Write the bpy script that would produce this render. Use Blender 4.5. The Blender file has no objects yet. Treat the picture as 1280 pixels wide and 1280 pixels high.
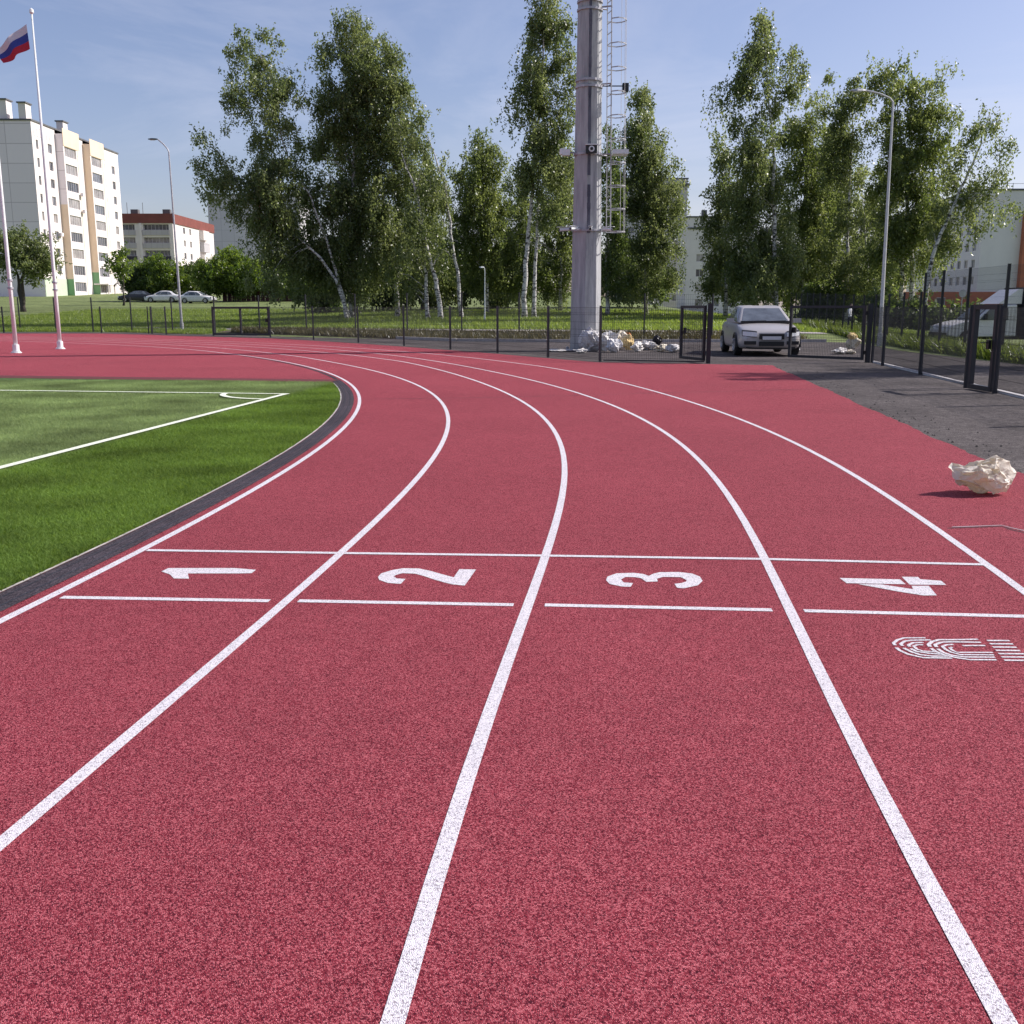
import bpy, bmesh, math, random
import numpy as np
from mathutils import Vector, Matrix
from mathutils.geometry import tessellate_polygon

random.seed(7)
RNG = np.random.default_rng(11)
S = bpy.context.scene
C = S.collection
R = math.radians

# ------------------------------------------------------------------ camera, sky, sun, exposure
CAM_H = 1.475
PITCH = math.atan(256 / 1280)
cam = bpy.data.cameras.new('camera')
cam.sensor_width = 36; cam.lens = 36; cam.clip_end = 4000; cam.clip_start = 0.05
cam_o = bpy.data.objects.new('camera', cam); C.objects.link(cam_o)
cam_o.location = (0, 0, CAM_H); cam_o.rotation_euler = (math.pi / 2 - PITCH, 0, 0)
S.camera = cam_o

SUN_AZ = R(14)        # degrees from +X towards +Y
SUN_EL = R(40)
sun_dir = Vector((math.cos(SUN_AZ) * math.cos(SUN_EL), math.sin(SUN_AZ) * math.cos(SUN_EL), math.sin(SUN_EL)))
sl = bpy.data.lights.new('sun', 'SUN'); sl.energy = 4.7; sl.angle = R(0.55); sl.color = (1.0, 0.94, 0.90)
so = bpy.data.objects.new('sun', sl); C.objects.link(so)
so.rotation_euler = (-sun_dir).to_track_quat('-Z', 'Y').to_euler()
so.location = (60, 20, 80)

W = bpy.data.worlds.new('World'); S.world = W; W.use_nodes = True
wn = W.node_tree; wn.nodes.clear()
out = wn.nodes.new('ShaderNodeOutputWorld'); bg = wn.nodes.new('ShaderNodeBackground')
sky = wn.nodes.new('ShaderNodeTexSky'); sky.sky_type = 'NISHITA'; sky.sun_disc = False
sky.sun_elevation = SUN_EL; sky.sun_rotation = math.pi / 2 - SUN_AZ
sky.altitude = 200; sky.air_density = 1.0; sky.dust_density = 1.6; sky.ozone_density = 1.6
tc = wn.nodes.new('ShaderNodeTexCoord'); mp = wn.nodes.new('ShaderNodeMapping')
mp.inputs['Scale'].default_value = (1.1, 1.1, 5.0); mp.inputs['Rotation'].default_value = (0.1, 0.12, 0.4)
nz = wn.nodes.new('ShaderNodeTexNoise'); nz.inputs['Scale'].default_value = 1.9; nz.inputs['Detail'].default_value = 8
nz.inputs['Roughness'].default_value = 0.62; nz.inputs['Distortion'].default_value = 0.7
cr = wn.nodes.new('ShaderNodeValToRGB')
cr.color_ramp.elements[0].position = 0.46; cr.color_ramp.elements[0].color = (0, 0, 0, 1)
cr.color_ramp.elements[1].position = 0.80; cr.color_ramp.elements[1].color = (0.42, 0.42, 0.42, 1)
mx = wn.nodes.new('ShaderNodeMix'); mx.data_type = 'RGBA'
mx.inputs[7].default_value = (6.2, 6.3, 7.4, 1)
tint = wn.nodes.new('ShaderNodeMix'); tint.data_type = 'RGBA'; tint.blend_type = 'MULTIPLY'; tint.inputs[0].default_value = 1
tint.inputs[7].default_value = (1.06, 0.95, 1.04, 1)
wn.links.new(tc.outputs['Generated'], mp.inputs['Vector']); wn.links.new(mp.outputs[0], nz.inputs['Vector'])
wn.links.new(nz.outputs[0], cr.inputs[0]); wn.links.new(cr.outputs[0], mx.inputs[0])
wn.links.new(sky.outputs[0], tint.inputs[6]); wn.links.new(tint.outputs[2], mx.inputs[6])
wn.links.new(mx.outputs[2], bg.inputs[0]); bg.inputs[1].default_value = 0.105
wn.links.new(bg.outputs[0], out.inputs[0])

S.view_settings.view_transform = 'Standard'; S.view_settings.look = 'None'
S.view_settings.exposure = 0.36; S.view_settings.gamma = 1.0

# ------------------------------------------------------------------ picture <-> place helpers (survey of the real positions)
_c, _s = math.cos(PITCH), math.sin(PITCH)
def ray(px, py):
    u = (px - 640) / 1280; v = (640 - py) / 1280
    return np.array([u, _c + v * _s, -_s + v * _c])
def un(px, py, z=0.0):
    d = ray(px, py); k = (CAM_H - z) / -d[2]
    return (d[0] * k, d[1] * k)
def at(px, py, Y):
    d = ray(px, py); k = Y / d[1]
    return Vector((d[0] * k, Y, CAM_H + d[2] * k))
def sstep(a, b, x):
    t = np.clip((x - a) / (b - a), 0, 1); return t * t * (3 - 2 * t)
def rise_start(x):
    return np.interp(x, [-60, -25, -18, -10, 0, 40], [63.5, 63.5, 58, 51, 45.5, 45.5])
def ground_z(x, y):
    k = 0.03 - 0.0285 * sstep(10, 30, x)
    e = np.maximum(0, y - rise_start(x))
    e = np.where(e < 3, e * e / 6, e - 1.5)
    return k * np.minimum(e, 135)
def gz(x, y): return float(ground_z(np.float64(x), np.float64(y)))

# ------------------------------------------------------------------ node material helpers
def mat(name, col, rough=0.7, metal=0.0, var=0.0, vscale=3.0, col2=None, bump=0.0, bscale=60, spec=0.5, coords='Object'):
    m = bpy.data.materials.new(name); m.use_nodes = True
    n = m.node_tree; b = n.nodes['Principled BSDF']
    b.inputs['Roughness'].default_value = rough; b.inputs['Metallic'].default_value = metal
    b.inputs['Specular IOR Level'].default_value = spec
    b.inputs['Base Color'].default_value = (*col, 1)
    if var or col2 or bump:
        t = n.nodes.new('ShaderNodeTexCoord')
    if var or col2:
        z = n.nodes.new('ShaderNodeTexNoise'); z.inputs['Scale'].default_value = vscale; z.inputs['Detail'].default_value = 7
        z.inputs['Roughness'].default_value = 0.65
        n.links.new(t.outputs[coords], z.inputs['Vector'])
        r = n.nodes.new('ShaderNodeValToRGB')
        c2 = col2 if col2 else tuple(min(1, c * (1 + var)) for c in col)
        c1 = tuple(c * (1 - var) for c in col)
        r.color_ramp.elements[0].position = 0.32; r.color_ramp.elements[0].color = (*c1, 1)
        r.color_ramp.elements[1].position = 0.68; r.color_ramp.elements[1].color = (*c2, 1)
        n.links.new(z.outputs[0], r.inputs[0]); n.links.new(r.outputs[0], b.inputs['Base Color'])
    if bump:
        z2 = n.nodes.new('ShaderNodeTexNoise'); z2.inputs['Scale'].default_value = bscale; z2.inputs['Detail'].default_value = 5
        n.links.new(t.outputs[coords], z2.inputs['Vector'])
        bp = n.nodes.new('ShaderNodeBump'); bp.inputs['Strength'].default_value = bump; bp.inputs['Distance'].default_value = 0.02
        n.links.new(z2.outputs[0], bp.inputs['Height']); n.links.new(bp.outputs[0], b.inputs['Normal'])
    return m

def granule_mat(name, dark, mid, light, vor=230, bump=0.6, big=0.16, speck=None):
    """bound rubber crumb: every cell of a fine voronoi is one granule"""
    m = bpy.data.materials.new(name); m.use_nodes = True
    n = m.node_tree; L = n.links; b = n.nodes['Principled BSDF']
    b.inputs['Roughness'].default_value = 0.85; b.inputs['Specular IOR Level'].default_value = 0.12
    t = n.nodes.new('ShaderNodeTexCoord')
    v = n.nodes.new('ShaderNodeTexVoronoi'); v.inputs['Scale'].default_value = vor; v.voronoi_dimensions = '2D'
    gm = n.nodes.new('ShaderNodeMapping'); gm.inputs['Scale'].default_value = (1.0, 0.62, 1.0); gm.inputs['Rotation'].default_value = (0, 0, 0.13)
    L.new(t.outputs['Object'], gm.inputs[0]); L.new(gm.outputs[0], v.inputs['Vector'])
    sep = n.nodes.new('ShaderNodeSeparateColor'); L.new(v.outputs['Color'], sep.inputs[0])
    r = n.nodes.new('ShaderNodeValToRGB')
    e = r.color_ramp.elements
    e[0].position = 0.0; e[0].color = (*dark, 1); e[1].position = 1.0; e[1].color = (*light, 1)
    k = e.new(0.45); k.color = (*mid, 1)
    if speck:
        e[0].color = (*speck, 1); q = e.new(0.10); q.color = (*speck, 1); q = e.new(0.14); q.color = (*dark, 1)
    L.new(sep.outputs[0], r.inputs[0])
    # slow wear and dust in the surface
    z = n.nodes.new('ShaderNodeTexNoise'); z.inputs['Scale'].default_value = 0.33; z.inputs['Detail'].default_value = 8; z.inputs['Roughness'].default_value = 0.7
    L.new(t.outputs['Object'], z.inputs['Vector'])
    zr = n.nodes.new('ShaderNodeMapRange'); zr.inputs[1].default_value = 0.3; zr.inputs[2].default_value = 0.7
    zr.inputs[3].default_value = 1 - big; zr.inputs[4].default_value = 1 + big
    L.new(z.outputs[0], zr.inputs[0])
    z3 = n.nodes.new('ShaderNodeTexNoise'); z3.inputs['Scale'].default_value = 9; z3.inputs['Detail'].default_value = 3
    L.new(t.outputs['Object'], z3.inputs['Vector'])
    zr3 = n.nodes.new('ShaderNodeMapRange'); zr3.inputs[1].default_value = 0.3; zr3.inputs[2].default_value = 0.7
    zr3.inputs[3].default_value = 1 - big * .6; zr3.inputs[4].default_value = 1 + big * .6
    L.new(z3.outputs[0], zr3.inputs[0])
    mu = n.nodes.new('ShaderNodeMath'); mu.operation = 'MULTIPLY'; L.new(zr.outputs[0], mu.inputs[0]); L.new(zr3.outputs[0], mu.inputs[1])
    mx = n.nodes.new('ShaderNodeMix'); mx.data_type = 'RGBA'; mx.blend_type = 'MULTIPLY'; mx.inputs[0].default_value = 1
    L.new(r.outputs[0], mx.inputs[6]); L.new(mu.outputs[0], mx.inputs[7]); L.new(mx.outputs[2], b.inputs['Base Color'])
    bp = n.nodes.new('ShaderNodeBump'); bp.inputs['Strength'].default_value = bump; bp.inputs['Distance'].default_value = 0.004
    ad = n.nodes.new('ShaderNodeMath'); ad.operation = 'SUBTRACT'; L.new(sep.outputs[1], ad.inputs[0]); L.new(v.outputs['Distance'], ad.inputs[1])
    L.new(ad.outputs[0], bp.inputs['Height']); L.new(bp.outputs[0], b.inputs['Normal'])
    return m

def leaf_mat(name, a, b_, trans=0.45, tone=False):
    m = bpy.data.materials.new(name); m.use_nodes = True
    n = m.node_tree; L = n.links; n.nodes.remove(n.nodes['Principled BSDF'])
    o = n.nodes['Material Output']
    g = n.nodes.new('ShaderNodeNewGeometry'); r = n.nodes.new('ShaderNodeValToRGB')
    r.color_ramp.elements[0].color = (*a, 1); r.color_ramp.elements[1].color = (*b_, 1)
    if tone:
        at_ = n.nodes.new('ShaderNodeAttribute'); at_.attribute_name = 'tone'; L.new(at_.outputs['Fac'], r.inputs[0])
    else: L.new(g.outputs['Random Per Island'], r.inputs[0])
    d = n.nodes.new('ShaderNodeBsdfPrincipled'); d.inputs['Roughness'].default_value = 0.38; d.inputs['Specular IOR Level'].default_value = 0.6
    t = n.nodes.new('ShaderNodeBsdfTranslucent')
    hs = n.nodes.new('ShaderNodeHueSaturation'); hs.inputs['Hue'].default_value = 0.485; hs.inputs['Saturation'].default_value = 1.15; hs.inputs['Value'].default_value = 2.1
    L.new(r.outputs[0], d.inputs['Base Color']); L.new(r.outputs[0], hs.inputs['Color']); L.new(hs.outputs[0], t.inputs[0])
    s = n.nodes.new('ShaderNodeMixShader'); s.inputs[0].default_value = trans
    L.new(d.outputs[0], s.inputs[1]); L.new(t.outputs[0], s.inputs[2]); L.new(s.outputs[0], o.inputs[0])
    return m

def panel_mat(name, col, joint, w, h, axis='x', size=0.012):
    """large wall panels with joints; axis = horizontal world axis of the wall"""
    m = bpy.data.materials.new(name); m.use_nodes = True
    n = m.node_tree; L = n.links; b = n.nodes['Principled BSDF']; b.inputs['Roughness'].default_value = 0.85
    t = n.nodes.new('ShaderNodeTexCoord'); sp = n.nodes.new('ShaderNodeSeparateXYZ'); cb = n.nodes.new('ShaderNodeCombineXYZ')
    L.new(t.outputs['Object'], sp.inputs[0]); L.new(sp.outputs[0 if axis == 'x' else 1], cb.inputs[0]); L.new(sp.outputs[2], cb.inputs[1])
    k = n.nodes.new('ShaderNodeTexBrick'); k.offset = 0; k.inputs['Scale'].default_value = 1
    k.inputs['Brick Width'].default_value = w; k.inputs['Row Height'].default_value = h
    k.inputs['Mortar Size'].default_value = size; k.inputs['Color1'].default_value = (*col, 1)
    k.inputs['Color2'].default_value = (*[c * 0.93 for c in col], 1); k.inputs['Mortar'].default_value = (*joint, 1)
    L.new(cb.outputs[0], k.inputs['Vector']); L.new(k.outputs[0], b.inputs['Base Color'])
    return m

# ------------------------------------------------------------------ mesh builder
class MB:
    def __init__(s): s.v = []; s.f = []; s.m = []
    def quad(s, a, b, c, d, mi=0):
        i = len(s.v); s.v += [tuple(a), tuple(b), tuple(c), tuple(d)]; s.f.append((i, i + 1, i + 2, i + 3)); s.m.append(mi)
    def box(s, c, size, rz=0.0, mi=0, M=None):
        x, y, z = [q / 2 for q in size]
        cs, sn = math.cos(rz), math.sin(rz)
        i = len(s.v)
        for dz in (-z, z):
            for dx, dy in ((-x, -y), (x, -y), (x, y), (-x, y)):
                p = Vector((c[0] + dx * cs - dy * sn, c[1] + dx * sn + dy * cs, c[2] + dz))
                if M: p = M @ p
                s.v.append(tuple(p))
        for f in ((3, 2, 1, 0), (4, 5, 6, 7), (0, 1, 5, 4), (1, 2, 6, 5), (2, 3, 7, 6), (3, 0, 4, 7)):
            s.f.append(tuple(i + k for k in f)); s.m.append(mi)
    def tube(s, pts, rad, sides=8, cap=True, mi=0):
        pts = [Vector(p) for p in pts]; n = len(pts)
        if not hasattr(rad, '__len__'): rad = [rad] * n
        base = len(s.v); u = None
        for k in range(n):
            t = (pts[min(k + 1, n - 1)] - pts[max(k - 1, 0)]).normalized()
            if u is None:
                u = t.cross(Vector((0, 0, 1)) if abs(t.z) < 0.9 else Vector((1, 0, 0))).normalized()
            else:
                u = (u - t * u.dot(t)).normalized()
            w = t.cross(u)
            for j in range(sides):
                a = 2 * math.pi * j / sides
                s.v.append(tuple(pts[k] + (u * math.cos(a) + w * math.sin(a)) * rad[k]))
        for k in range(n - 1):
            for j in range(sides):
                a = base + k * sides + j; b = base + k * sides + (j + 1) % sides
                s.f.append((a, b, b + sides, a + sides)); s.m.append(mi)
        if cap:
            s.f.append(tuple(base + j for j in range(sides))[::-1]); s.m.append(mi)
            s.f.append(tuple(base + (n - 1) * sides + j for j in range(sides))); s.m.append(mi)
    def loft(s, rings, closed=True, cap=True, mi=0):
        base = len(s.v); n = len(rings[0])
        for r in rings: s.v += [tuple(p) for p in r]
        for k in range(len(rings) - 1):
            for j in range(n if closed else n - 1):
                a = base + k * n + j; b = base + k * n + (j + 1) % n
                s.f.append((a, b, b + n, a + n)); s.m.append(mi)
        if cap:
            s.f.append(tuple(base + j for j in range(n))[::-1]); s.m.append(mi)
            e = base + (len(rings) - 1) * n; s.f.append(tuple(e + j for j in range(n))); s.m.append(mi)
    def poly(s, pts, mi=0):
        i = len(s.v); s.v += [tuple(p) for p in pts]
        for t in tessellate_polygon([[Vector(p) for p in pts]]):
            a, b, c = [Vector(pts[k]) for k in t]
            if (b - a).cross(c - a).z < 0: t = t[::-1]
            s.f.append(tuple(i + k for k in t)); s.m.append(mi)
    def mesh(s, name, mats):
        me = bpy.data.meshes.new(name); me.from_pydata(s.v, [], s.f)
        for m in (mats if isinstance(mats, (list, tuple)) else [mats]): me.materials.append(m)
        me.polygons.foreach_set('material_index', s.m)
        bm = bmesh.new(); bm.from_mesh(me); bmesh.ops.remove_doubles(bm, verts=bm.verts, dist=1e-5)
        bm.to_mesh(me); bm.free(); me.update(); return me
    def build(s, name, mats, parent=None, smooth=False, recalc=False):
        me = s.mesh(name, mats)
        if recalc:
            bm = bmesh.new(); bm.from_mesh(me); bmesh.ops.recalc_face_normals(bm, faces=bm.faces); bm.to_mesh(me); bm.free()
        o = bpy.data.objects.new(name, me); C.objects.link(o)
        if parent is not None: o.parent = parent
        if smooth:
            me.polygons.foreach_set('use_smooth', [True] * len(me.polygons))
        return o

def tag(o, label=None, cat=None, group=None, kind=None):
    if label: o['label'] = label
    if cat: o['category'] = cat
    if group: o['group'] = group
    if kind: o['kind'] = kind
    return o
def empty(name, loc=(0, 0, 0), rz=0.0):
    e = bpy.data.objects.new(name, None); C.objects.link(e); e.location = loc; e.rotation_euler = (0, 0, rz)
    e.empty_display_size = 0.3; return e
def kids(o): return [c for c in C.objects if c.parent == o]
def copy_tree(o, parent=None):
    c = o.copy(); C.objects.link(c)
    if parent is not None: c.parent = parent
    for ch in kids(o): copy_tree(ch, c)
    return c
def fast_mesh(name, V, F, m):
    """V (n,3) float, F (k,3|4) int"""
    me = bpy.data.meshes.new(name); k = F.shape[1]
    me.vertices.add(len(V)); me.vertices.foreach_set('co', V.astype(np.float32).ravel())
    me.loops.add(F.size); me.loops.foreach_set('vertex_index', F.astype(np.int32).ravel())
    me.polygons.add(len(F)); me.polygons.foreach_set('loop_start', np.arange(0, F.size, k, dtype=np.int32))
    me.materials.append(m); me.update(calc_edges=True); me.validate(); return me

# ------------------------------------------------------------------ materials
M_TRACK = granule_mat('red rubber track', (0.052, 0.004, 0.012), (0.255, 0.029, 0.046), (0.58, 0.160, 0.182), vor=390, bump=0.7, big=0.11)
M_PAINT = granule_mat('white line paint', (0.52, 0.50, 0.54), (0.73, 0.69, 0.715), (0.80, 0.76, 0.785), vor=350, bump=0.6, big=0.04, speck=(0.30, 0.26, 0.29))
M_ASPH = granule_mat('old asphalt', (0.038, 0.033, 0.032), (0.075, 0.065, 0.063), (0.135, 0.118, 0.113), vor=130, bump=0.7, big=0.5)
M_DRAIN = granule_mat('dark drain kerb concrete', (0.022, 0.018, 0.024), (0.050, 0.041, 0.049), (0.10, 0.085, 0.097), vor=170, bump=0.6, big=0.3)
M_CONC = mat('pale concrete', (0.42, 0.39, 0.37), 0.9, var=0.25, vscale=6, bump=0.3, bscale=40)
M_GRASS = mat('meadow ground', (0.10, 0.145, 0.03), 0.95, col2=(0.20, 0.245, 0.07), var=0.3, vscale=0.9, bump=0.8, bscale=9)
M_TURF = mat('artificial turf backing', (0.050, 0.095, 0.014), 0.95, var=0.4, vscale=3, bump=0.8, bscale=120)
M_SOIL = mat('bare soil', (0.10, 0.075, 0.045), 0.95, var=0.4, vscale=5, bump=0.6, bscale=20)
M_ANTH = mat('anthracite powder coat', (0.014, 0.015, 0.022), 0.45, var=0.1, vscale=8)
M_GALV = mat('galvanised steel', (0.40, 0.40, 0.43), 0.50, metal=0.35, var=0.22, vscale=4, bump=0.05, bscale=20)
M_WHITE = mat('white enamel', (0.77, 0.80, 0.80), 0.35, var=0.04, vscale=6)
M_BLACK = mat('black plastic', (0.012, 0.012, 0.014), 0.4, var=0.1, vscale=10)
M_GLASS = mat('window glass', (0.10, 0.115, 0.14), 0.06, var=0.5, vscale=0.35, spec=0.8)
M_FRAME = mat('window frame', (0.60, 0.57, 0.56), 0.5, var=0.1, vscale=4)
M_LEAF_B = leaf_mat('birch leaves', (0.070, 0.100, 0.034), (0.205, 0.240, 0.105), .5, True)
M_LEAF_L = leaf_mat('young birch leaves', (0.082, 0.116, 0.034), (0.195, 0.232, 0.088), .5, True)
M_LEAF_D = leaf_mat('dark broad leaves', (0.050, 0.080, 0.024), (0.130, 0.175, 0.055), .5, True)
M_LEAF_G = leaf_mat('bush leaves', (0.060, 0.105, 0.020), (0.165, 0.225, 0.050), .5, True)

def birch_bark():
    m = bpy.data.materials.new('birch bark'); m.use_nodes = True
    n = m.node_tree; L = n.links; b = n.nodes['Principled BSDF']; b.inputs['Roughness'].default_value = 0.8
    t = n.nodes.new('ShaderNodeTexCoord'); mp = n.nodes.new('ShaderNodeMapping'); mp.inputs['Scale'].default_value = (1.6, 1.6, 3.2)
    z = n.nodes.new('ShaderNodeTexNoise'); z.inputs['Scale'].default_value = 2.2; z.inputs['Detail'].default_value = 6; z.inputs['Roughness'].default_value = 0.7
    L.new(t.outputs['Object'], mp.inputs[0]); L.new(mp.outputs[0], z.inputs['Vector'])
    r = n.nodes.new('ShaderNodeValToRGB'); r.color_ramp.elements[0].position = 0.42; r.color_ramp.elements[0].color = (0.035, 0.03, 0.03, 1)
    r.color_ramp.elements[1].position = 0.52; r.color_ramp.elements[1].color = (0.60, 0.58, 0.56, 1)
    L.new(z.outputs[0], r.inputs[0]); L.new(r.outputs[0], b.inputs['Base Color']); return m
M_BIRCH = birch_bark()
M_BARK = mat('brown bark', (0.055, 0.045, 0.038), 0.9, var=0.4, vscale=6, bump=0.6, bscale=20)

# ------------------------------------------------------------------ THE SETTING
# ground: one sheet to the horizon
xs = np.concatenate([np.linspace(-900, -70, 12), np.linspace(-60, 60, 81), np.linspace(70, 900, 12)])
ys = np.concatenate([np.linspace(-120, 36, 14), np.linspace(38, 100, 63), np.linspace(105, 260, 32), np.linspace(300, 1400, 10)])
X, Y = np.meshgrid(xs, ys); Z = ground_z(X, Y)
V = np.stack([X, Y, Z], -1).reshape(-1, 3); nx = len(xs)
idx = np.arange(len(V)).reshape(len(ys), nx)
F = np.stack([idx[:-1, :-1], idx[:-1, 1:], idx[1:, 1:], idx[1:, :-1]], -1).reshape(-1, 4)
g = bpy.data.objects.new('ground', fast_mesh('ground', V, F, M_GRASS)); C.objects.link(g); tag(g, kind='structure')

def sheet(name, pts, z, m, kind='structure'):
    b = MB(); b.poly([(p[0], p[1], z) for p in pts]); return tag(b.build(name, m), kind=kind)
def ribbon_mb(b, pts, w, z, ends=None):
    P = np.array(pts, float); T = np.gradient(P, axis=0); T /= np.linalg.norm(T, axis=1)[:, None]
    N = np.stack([-T[:, 1], T[:, 0]], 1) * (w / 2)
    for k in range(len(P) - 1):
        a, c = P[k], P[k + 1]
        b.quad((*(a - N[k]), z), (*(c - N[k + 1]), z), (*(c + N[k + 1]), z), (*(a + N[k]), z))

# near fence survey (bases on the ground)
FPX = [(-150, 414), (-60, 415), (5, 416), (72, 416), (127, 416), (190, 417.5), (208, 418.5), (267, 420), (338, 422), (392, 425), (448, 428.5), (505, 432.5), (563, 437), (622, 441.5), (685, 447), (750, 452.3), (885, 454.3)]
FP = [un(*p) for p in FPX]

# asphalt road and forecourt
road_far = [un(p[0], p[1]) for p in [(1000, 427), (900, 427.3), (760, 427.3), (640, 427.3), (560, 425.6), (500, 423.4), (400, 419.7), (300, 417.2), (200, 416), (60, 415)]]
asph = [(2.6, -6), (14.0, -6), (13.8, 20), (13.3, 29), (13.4, 36), (14.6, 44)] + road_far + [(-40, 60), (-40, 40), (0, 26)]
sheet('asphalt_road', asph, 0.004, M_ASPH)
# red track surface
_re = np.array([(3.15, -6)] + [un(*p) for p in [(1228, 574), (1132, 532), (1026, 484), (964, 457)]])
_yy = np.linspace(-6, _re[-1][1], 260); red_edge = [(float(np.interp(q, _re[:, 1], _re[:, 0])) + RNG.normal(0, .012) + .03 * math.sin(q * 2.3) * math.sin(q * .9), float(q)) for q in _yy]
red = red_edge + [un(p[0], p[1] + 1.2) for p in FPX[::-1][0:]] + [(-46, 40), (-46, 5), (-8, -6)]
sheet('track_surface', red, 0.009, M_TRACK)
# painted kerb strings
def kerb(name, pts, w, h, m):
    b = MB()
    for a, c in zip(pts[:-1], pts[1:]):
        d = math.hypot(c[0] - a[0], c[1] - a[1]); mid = ((a[0] + c[0]) / 2, (a[1] + c[1]) / 2)
        zz = gz(*mid); b.box((mid[0], mid[1], zz + h / 2 - 0.02), (d - 0.012, w, h + 0.04), math.atan2(c[1] - a[1], c[0] - a[0]))
    return tag(b.build(name, m), kind='structure')
ka = Vector((*un(1090, 452.8), 0)); kb = Vector((*un(1290, 500.5), 0))
kerb('kerb', [tuple((ka.lerp(kb, t / 14))[:2]) for t in range(15)], 0.10, 0.045, mat('whitened kerb', (.62, .60, .60), .9, var=.15, vscale=4))
kf = [(13.5, 44.6), (9.5, 44.6), (5.5, 44.5), (1.5, 44.5), (-2.4, 45.6), (-5.4, 48.8)]
kerb('kerb', kf, 0.16, 0.13, M_CONC)
# footpath across the meadow
b = MB(); pp = [(x, y) for x, y in zip(np.linspace(-26, 16, 43), np.interp(np.linspace(-26, 16, 43), [-26, -14, 0, 16], [69, 60.5, 54.5, 52.5]))]
for (x0, y0), (x1, y1) in zip(pp[:-1], pp[1:]):
    b.quad((x0, y0, gz(x0, y0) + .03), (x1, y1, gz(x1, y1) + .03), (x1, y1 + 1.5, gz(x1, y1 + 1.5) + .03), (x0, y0 + 1.5, gz(x0, y0 + 1.5) + .03))
tag(b.build('footpath', M_CONC), kind='structure')
# bare strip of soil behind the road
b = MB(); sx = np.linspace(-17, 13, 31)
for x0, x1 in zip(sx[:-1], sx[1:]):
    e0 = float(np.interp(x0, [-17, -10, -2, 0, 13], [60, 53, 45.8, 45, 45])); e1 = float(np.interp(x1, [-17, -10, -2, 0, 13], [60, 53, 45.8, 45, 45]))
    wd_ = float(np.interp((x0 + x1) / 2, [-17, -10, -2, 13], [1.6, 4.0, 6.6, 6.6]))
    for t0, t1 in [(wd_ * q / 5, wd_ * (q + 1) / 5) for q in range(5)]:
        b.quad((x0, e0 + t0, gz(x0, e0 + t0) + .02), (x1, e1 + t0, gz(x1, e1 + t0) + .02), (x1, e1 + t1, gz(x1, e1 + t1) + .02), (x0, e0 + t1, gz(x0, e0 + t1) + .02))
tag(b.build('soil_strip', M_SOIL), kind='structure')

# ---- lane lines: concentric about the middle of the bend
LPX = {1: [(0, 778), (100, 730), (180, 690), (300, 620), (343.7, 600), (414, 551), (441, 519.7), (450, 500), (445, 488), (429.7, 474.8), (406, 465), (367, 455), (332, 448.6), (289, 442.7), (234, 436.9)],
       2: [(0, 1060), (200, 893), (355, 750), (430, 690), (500, 625), (545, 570), (560, 530), (556, 510), (535, 490), (500, 473), (430, 456), (380, 447)],
       3: [(490, 1280), (560, 1060), (620, 880), (655, 760), (690, 670), (705, 610), (708, 590), (700, 555), (680, 525), (640, 495), (590, 475), (500, 452)],
       4: [(1240, 1280), (1140, 1050), (1060, 900), (985, 765), (945, 690), (915, 630), (880, 580), (830, 540), (770, 510), (700, 485), (620, 466)],
       5: [(1280, 740), (1230, 708), (1130, 635), (1060, 590), (1000, 558), (940, 532), (880, 508), (800, 485), (720, 466), (650, 455)]}
CX, CY = -43.0, 10.4
def lane_fit(k):
    P = np.array([un(*p) for p in LPX[k]]); th = np.arctan2(P[:, 1] - CY, P[:, 0] - CX); r = np.hypot(P[:, 0] - CX, P[:, 1] - CY)
    pf = np.polyfit(th, r, 5); lo, hi = th.min(), th.max(); slo = (np.polyval(pf, lo + .03) - np.polyval(pf, lo)) / .03
    r_end = 41.15 + 1.22 * (k - 1) + (0.25 if k > 1 else 0)
    def f(t):
        t = np.asarray(t, float)
        v = np.polyval(pf, np.clip(t, lo, hi)); v = v + slo * np.minimum(t - lo, 0)
        return v + (r_end - v) * sstep(hi, hi + 0.35, t)
    return f, lo, hi
LANES = {k: lane_fit(k) for k in LPX}
def lane_pts(k, off=0.0, t0=None, t1=1.75, n=160):
    f, lo, hi = LANES[k]; t0 = lo - 0.09 if t0 is None else t0
    t = np.linspace(t0, t1, n); r = f(t) + off
    return np.stack([CX + r * np.cos(t), CY + r * np.sin(t)], 1)
ZP = 0.0112
for k in LPX:
    b = MB(); ribbon_mb(b, lane_pts(k), 0.052, ZP); tag(b.build('lane_line', M_PAINT), kind='structure')
# start lines
b = MB(); ribbon_mb(b, [un(*p) for p in [(184, 690), (420, 693.5), (690, 697), (950, 701), (1229, 708)]], 0.048, ZP + .0012); tag(b.build('start_line', M_PAINT), kind='structure')
b = MB()
for a, c in [((77, 749), (337, 753.5)), ((373, 753.5), (642, 758.5)), ((681, 758.7), (965, 765)), ((1005, 766), (1300, 773.5))]:
    A = np.array(un(*a)); B = np.array(un(*c)); ribbon_mb(b, [A, (A + B) / 2, B], 0.05, ZP)
tag(b.build('start_line', M_PAINT), kind='structure')
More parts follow.
